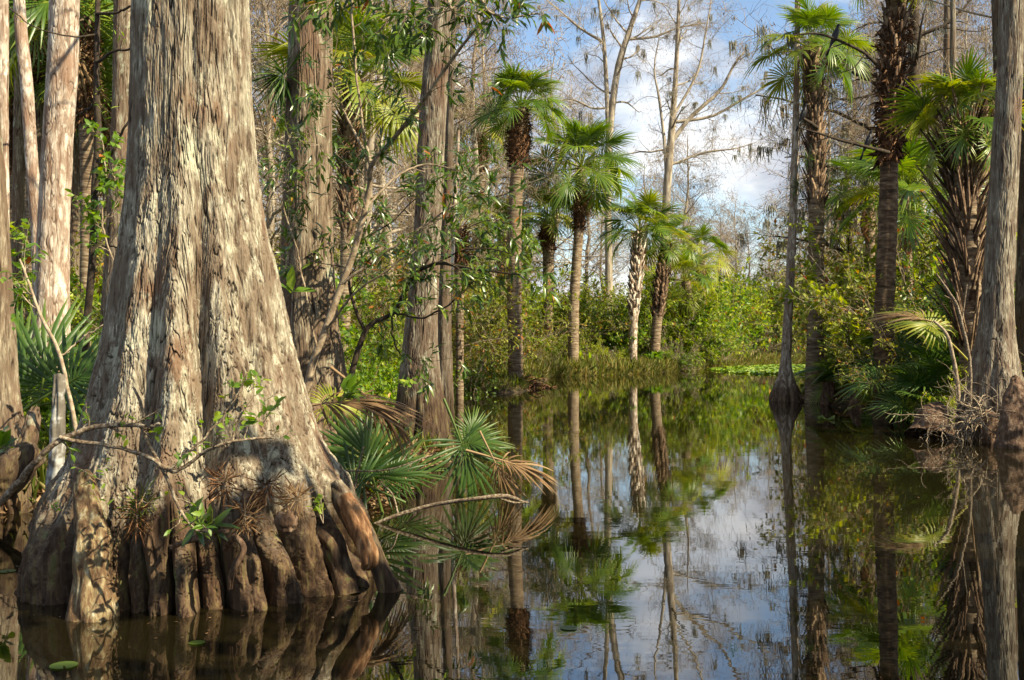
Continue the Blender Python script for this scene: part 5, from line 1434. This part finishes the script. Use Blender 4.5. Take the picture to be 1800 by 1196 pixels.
knees = [('tall rounded red brown knee in front of the large right cypress', [(1740, 722, 14.0, 2), (1740, 727, 14.0, 20), (1740, 745, 14, 27), (1739, 785, 14, 30)], 'knee'),
         ('massive lumpy red brown knee at the right edge of the photo', [(1784, 660, 13.6, 3), (1785, 668, 13.6, 16), (1790, 700, 13.5, 44), (1796, 740, 13.4, 72), (1800, 800, 13.3, 95)], 'knee'),
         ('broad dark root mound left of the tangled twigs', [(1650, 706, 14.8, 4), (1648, 715, 14.8, 30), (1640, 740, 14.7, 60), (1636, 770, 14.6, 80)], 'knee'),
         ('small pale knee at the middle of the right bank edge', [(1582, 702, 17.8, 2), (1582, 707, 17.8, 9), (1582, 725, 17.8, 13), (1581, 748, 17.8, 16)], 'knee_pale'),
         ('squat dark knee right of the square stump', [(1508, 690, 20.6, 3), (1508, 696, 20.6, 18), (1508, 712, 20.6, 26), (1508, 730, 20.6, 30)], 'knee'),
         ('square dark stump beside the tall booted palm', [(1458, 672, 21.8, 20), (1458, 676, 21.8, 22), (1457, 695, 21.8, 24), (1457, 722, 21.8, 26)], 'knee'),
         ('pointed knee behind the arched roots of the big cypress', [(590, 880, 7.2, 2), (588, 890, 7.2, 14), (584, 920, 7.2, 22), (580, 960, 7.2, 28)], 'knee'),
         ('low knee in the shade under the fallen log', [(85, 905, 7.4, 2), (84, 912, 7.4, 16), (82, 935, 7.4, 22), (80, 965, 7.4, 26)], 'knee'),
         ('second low knee under the fallen log beside the stub', [(112, 880, 7.5, 2), (112, 888, 7.5, 12), (114, 920, 7.5, 20), (114, 960, 7.5, 24)], 'knee'),
         ('small knee among the grass left of the tallest palm', [(852, 660, 30, 2), (852, 664, 30, 7), (852, 680, 30, 9), (852, 700, 30, 12)], 'knee')]
for q, (lb, rows, mt) in enumerate(knees):
    r = ppath(rows); knee(lb, [a[:3] for a in r], [a[3] for a in r], M[mt], seed=30 + q, group='cypress knees', cat='cypress knee', name='cypress_knee' if 'stump' not in lb and 'mound' not in lb else 'tree_stump')
# mat of roots under the tallest palm
mb = MB(); g = rng_(91)
c = W(898, 690, 30); c[2] = 0
p = c + g.normal(size=(260, 3)) * np.array([.42, .30, .0]); p[:, 2] = .22 * np.exp(-((p[:, 0] - c[0] - .1) / .7) ** 2)
P = grow(g, p, nrm(g.normal(size=(260, 3)) * np.array([1, .6, .1]) + np.array([0, 0, -.25])), .5, 5, .3, (0, 0, -.12)); tubes(mb, P, taper(np.full(260, .022), 5, .4), 4, g.random(260))
knob(mb, c + np.array([-.1, .25, 0]), .55, (1.25, .7, .42), seed=4)
tag(mb.build('root_mat', M['skirt'], None, origin=c), 'dark mat of roots and peat under the foot of the tallest palm', 'roots')


def stick(label, rows, mat='twig_fg', name='fallen_stick', cat='stick', extra=(), n=30, seed=0):
    q = smooth_path(ppath(rows), n); q[:, :3] += np.cumsum(rng_(seed).normal(size=(n, 3)) * .002, 0); mb = MB(); tubes(mb, q[None, :, :3], q[None, :, 3], 8)
    for e in extra:
        w_ = smooth_path(ppath(e), 14); tubes(mb, w_[None, :, :3], w_[None, :, 3], 6)
    o = mb.build(name, M[mat], None, origin=q[0, :3], smooth=True)
    return tag(o, label, cat)


stick('pale bent stick lying out over the water below the drooping palmetto', [(640, 930, 7.8, 6), (700, 905, 7.8, 7), (760, 888, 7.8, 7), (830, 880, 7.7, 7), (885, 876, 7.7, 8), (930, 890, 7.7, 3)], extra=[[(880, 877, 7.7, 5), (905, 884, 7.7, 4), (928, 882, 7.7, 2)], [(700, 905, 7.8, 4), (690, 870, 7.9, 3), (670, 850, 8, 2)]])
stick('grey twig forking in front of the blue green palmetto fan', [(612, 905, 7.5, 5), (628, 850, 7.5, 4), (645, 790, 7.5, 3)], extra=[[(625, 860, 7.5, 3), (590, 830, 7.5, 2)], [(600, 828, 7.5, 3), (680, 826, 7.5, 3), (760, 800, 7.6, 2)]], seed=2)
stick('white leaning dead stick on the bank left of the tallest palm', [(862, 640, 29, 5), (872, 610, 29, 4), (885, 575, 29, 3)], seed=3)
stick('slim leafless stem rising from the tangle beside the right cypress', [(1706, 735, 14.4, 6), (1704, 639, 14.4, 6), (1690, 571, 14.4, 6), (1676, 528, 14.4, 5), (1645, 480, 14.4, 3)], extra=[[(1690, 571, 14.4, 3), (1700, 500, 14.4, 2)], [(1676, 528, 14.4, 3), (1660, 520, 14.4, 2)]], seed=4)
stick('bent brown stalk curving up to the lit fan leaf', [(1688, 740, 15.2, 7), (1684, 679, 15.2, 8), (1676, 622, 15.2, 7), (1667, 588, 15.2, 6), (1645, 562, 15.3, 4)], mat='twig', seed=5)
# pale tangle of twigs
g = rng_(95); mb = MB(); c = W(1715, 735, 14.2)
p = c + g.normal(size=(60, 3)) * np.array([.22, .2, .06]); P = grow(g, p, nrm(g.normal(size=(60, 3)) + np.array([-.1, -.2, -.1])), .75, 9, .32, (0, 0, -.03)); R = taper(np.full(60, .009), 9, .35); tubes(mb, P, R, 4)
q, d, r, _ = spawn(g, P, R, 5, .2, 1, 55, 20, .6); tubes(mb, grow(g, q, d, .28, 5, .3), taper(np.full(len(q), .004), 5, .4), 3)
tag(mb.build('twig_tangle', M['twig'], None, origin=c), 'tangle of pale bare twigs at the foot of the large right cypress', 'brush')

# ------------------------------------------------------------------ lily pads, floating leaves
g = rng_(97)
n = 1500
px = 1180 + g.random(n) * 260; py = 634 + 24 * g.random(n) ** 1.3; d = FPX * HC / (py - HY)
x = (px - CX) / FPX * d
_, sd = land(x, d); k = (sd < .1) & (sd > -11) & (noise3(x * .5, d * .18, 0) + .25 * g.random(n) > -.25) & (py < 634 + (px - 1180) * .16 + 5)
x, d = x[k], d[k]; n = len(x); r = .14 + .15 * g.random(n)


def pads(x, y, r, g, z=.012):
    n = len(x); m = 14; a0 = g.random(n) * 6.28; a = a0[:, None] + np.linspace(.12, 6.16, m)[None]
    rim = np.stack([x[:, None] + r[:, None] * np.cos(a), y[:, None] + r[:, None] * np.sin(a), z + .09 * g.random((n, m)) ** 2 * (r[:, None] > .11)], -1)
    V = np.concatenate([np.stack([x, y, np.full(n, z)], 1)[:, None], rim], 1).reshape(-1, 3)
    i = np.arange(n)[:, None] * (m + 1)
    F = np.concatenate([i + np.array([[0, 1 + j, 2 + j]]) for j in range(m - 1)])
    mb = MB(); mb.add(V, F, np.repeat(np.clip(.55 + .25 * g.normal(size=n), 0, 1), m + 1))
    return mb


tag(pads(x, d, r, g).build('lily_pads', M['pad']), kind='stuff', label='carpet of green lily pads floating before the far bank')
for lb, px, py, r_ in [('pale green leaf floating at the lower left corner', 112, 1171, .055), ('dim leaf floating below the fluted base', 346, 1131, .035), ('thin floating leaf in the reflected sky left of centre', 1000, 1105, .04), ('lone green pad on the water by the right bank stump', 1452, 738, .14),
                       ('second green pad floating near the square stump', 1490, 742, .10), ('dull leaf floating at the left edge', 12, 1005, .05)]:
    x_, d_ = wl(px, py)
    o = pads(np.array([x_]), np.array([d_]), np.array([r_]), g, .004).build('floating_leaf', M['frond_dark'], None, origin=(x_, d_, 0)); tag(o, lb, 'leaf')
# broad leaved water plants at the far edge
for q, (px, py, lb) in enumerate([(1180, 646, 'leafy green marsh plant at the foot of the far bank palms'), (1150, 648, 'broad leaved marsh plant beside the dark trunked palm'), (1020, 652, 'small green marsh plant at the water edge by the broad crowned palm'), (1250, 640, 'green marsh plant by the start of the lily pads')]):
    d = FPX * HC / (py + 6 - HY)
    sprig(lb, px, py, d, 16, .32, .26, M['leaf_bright'], seed=50 + q, h=.55, ns=12, name='marsh_plant', group='marsh plants')


# ------------------------------------------------------------------ birds
def bird(label, px, py, d, s=.34, face=1, tilt=0.0, perch=True):
    """upright black bird with a long tail; px, py is where its feet grip"""
    b = W(px, py, d); t = thing('black_bird', label, 'bird', b, 'black birds perched in the right hand trees')
    f = face
    L = lambda a, c, e=0.0: (b[0] + s * (a * f * math.cos(tilt) + 0 * c), b[1] + s * e, b[2] + s * c)
    body = [L(-.30, -.32), L(-.22, -.12), L(-.12, .10), L(-.02, .34), L(.06, .58), L(.10, .74), L(.13, .86), L(.19, .93), L(.26, .93)]
    rad = [.04, .09, .17, .19, .15, .085, .09, .08, .02]
    mb = MB(); q = smooth_path(np.column_stack([body, np.array(rad) * s]), 40); tubes(mb, q[None, :, :3], q[None, :, 3], 16)
    mb.build('body', M['feather'], t, smooth=True)
    mb = MB(); q = smooth_path(np.array([L(.24, .93) + (.03 * s,), L(.34, .935) + (.02 * s,), L(.46, .92) + (.004 * s,)]), 8); tubes(mb, q[None, :, :3], q[None, :, 3], 8); mb.build('beak', M['beak'], t, smooth=True)
    mb = MB()
    for k in (-.05, 0, .05):
        V = np.array([L(-.20, -.08, k), L(-.27, -.10, k + .05), L(-.55, -.85, k * 2 + .05), L(-.46, -.86, k * 2)]); V2 = V + np.array([0, .012 * s, 0])
        mb.add(np.concatenate([V, V2]), [(0, 1, 2, 3), (7, 6, 5, 4), (0, 4, 5, 1), (1, 5, 6, 2), (2, 6, 7, 3), (3, 7, 4, 0)])
    mb.build('tail', M['feather'], t)
    for e in (-.13, .13):
        mb = MB(); q = smooth_path(np.array([L(-.02, .50, e) + (.05 * s,), L(-.12, .25, e * 1.15) + (.075 * s,), L(-.24, -.05, e) + (.05 * s,), L(-.36, -.38, e * .6) + (.008 * s,)]), 16); tubes(mb, q[None, :, :3], q[None, :, 3], 10); mb.build('wing', M['feather'], t, smooth=True)
    for e in (-.06, .06):
        mb = MB(); q = smooth_path(np.array([L(-.08, .14, e) + (.022 * s,), L(-.03, .04, e) + (.014 * s,), L(0, -.01, e) + (.012 * s,), L(.06, -.02, e) + (.008 * s,)]), 10); tubes(mb, q[None, :, :3], q[None, :, 3], 6); mb.build('leg', M['beak'], t, smooth=True)
    return t


bird('black bird highest of the three, looking right on the upper bare limb', 1469, 72, 21.3, .33, 1)
bird('black bird perched between the slim grey trunk and the booted palm', 1413, 208, 22.3, .30, 1)
bird('black bird on the drooping limb left of the fibre necked palm', 1527, 257, 17.2, .25, 1)
stick('short dead stub holding a bird beside the booted palm', [(1436, 224, 22.8, 7), (1420, 214, 22.4, 6), (1406, 207, 22.3, 4)], mat='twig_dark', name='dead_stub', cat='branch', seed=8)

# ------------------------------------------------------------------ trees out of sight to the right that shade the banks
for q, (x_, y_, sc) in enumerate([]):
    pass
stick('bare limb carrying the highest black bird, reaching left from the fibre necked palm', [(1556, 128, 21.6, 7), (1521, 95, 21.4, 6), (1484, 76, 21.3, 5), (1437, 60, 21.2, 4), (1395, 62, 21.1, 2)], mat='twig_dark', name='bare_limb', cat='branch', seed=9, extra=[[(1521, 95, 21.4, 3), (1500, 120, 21.3, 2), (1478, 128, 21.3, 1.5)], [(1484, 76, 21.3, 3), (1455, 88, 21.2, 2), (1440, 110, 21.2, 1.5)]])
stick('drooping dark limb carrying the lowest black bird beside the fibre necked palm', [(1562, 268, 17.6, 7), (1530, 259, 17.2, 6), (1484, 248, 17.1, 5), (1447, 235, 17.0, 4), (1405, 222, 17.0, 2)], mat='twig_dark', name='bare_limb', cat='branch', seed=10, extra=[[(1500, 251, 17.1, 3), (1480, 272, 17, 2), (1466, 276, 17, 1.5)], [(1460, 240, 17, 3), (1430, 252, 17, 2)]])

# ------------------------------------------------------------------ labels: say which one of its kind each repeat is
MARKS = [(20, 'the left edge trunks'), (50, 'the curved pale cypress'), (105, 'the whitish trunk'), (165, 'the dark slender tree'), (225, 'the big cypress left side'), (465, 'the big cypress right side'), (545, 'the tall brown cypress'), (640, 'the sapling'), (740, 'the grey cypress'),
         (800, 'the short pale trunk'), (850, 'the root mat'), (905, 'the tallest palm'), (962, 'the drooping sided palm'), (1015, 'the broad crowned palm'), (1070, 'the forked bare cypress'), (1120, 'the white peeling palm'), (1165, 'the dark trunked palm'), (1215, 'the low yellow green palm'), (1250, 'the last far bank palm'),
         (1300, 'the lily pads'), (1345, 'the far open water'), (1390, 'the slim flared cypress'), (1435, 'the booted palm'), (1500, 'the square stump'), (1560, 'the fibre necked palm'), (1605, 'the mossy cypress'), (1665, 'the slim lit trunk'), (1700, 'the big fan palm'), (1760, 'the large right cypress'), (1815, 'the right edge trunk')]
byl = {}
for o in list(scene.objects):
    if o.parent is None and o.get('label') and o.get('group') and not o.get('kind'):
        byl.setdefault(o['label'], []).append(o)
ORD = ['nearest', 'second nearest', 'third nearest', 'fourth nearest', 'fifth nearest', 'sixth nearest', 'seventh nearest', 'eighth nearest', 'ninth nearest']
for lb, os_ in byl.items():
    if len(os_) < 2: continue
    cell = {}
    for o in os_:
        px = CX + FPX * o.location.x / max(o.location.y, .5)
        k = min(range(len(MARKS)), key=lambda i: abs(MARKS[i][0] - px)); cell.setdefault(k, []).append(o)
    for k, l in cell.items():
        l.sort(key=lambda o: o.location.y)
        for i, o in enumerate(l):
            head = ' '.join(lb.split()[:6])
            for w in (' with', ' of', ' in', ' the', ' on', ' behind', ' at', ' between', ' along', ' among', ' across', ' over', ' seen', ' deep', ' lit'):
                while head.endswith(w): head = head[:-len(w)]
            o['label'] = head + (' ' + ORD[min(i, 8)] if len(l) > 1 else '') + ' at ' + MARKS[k][1]
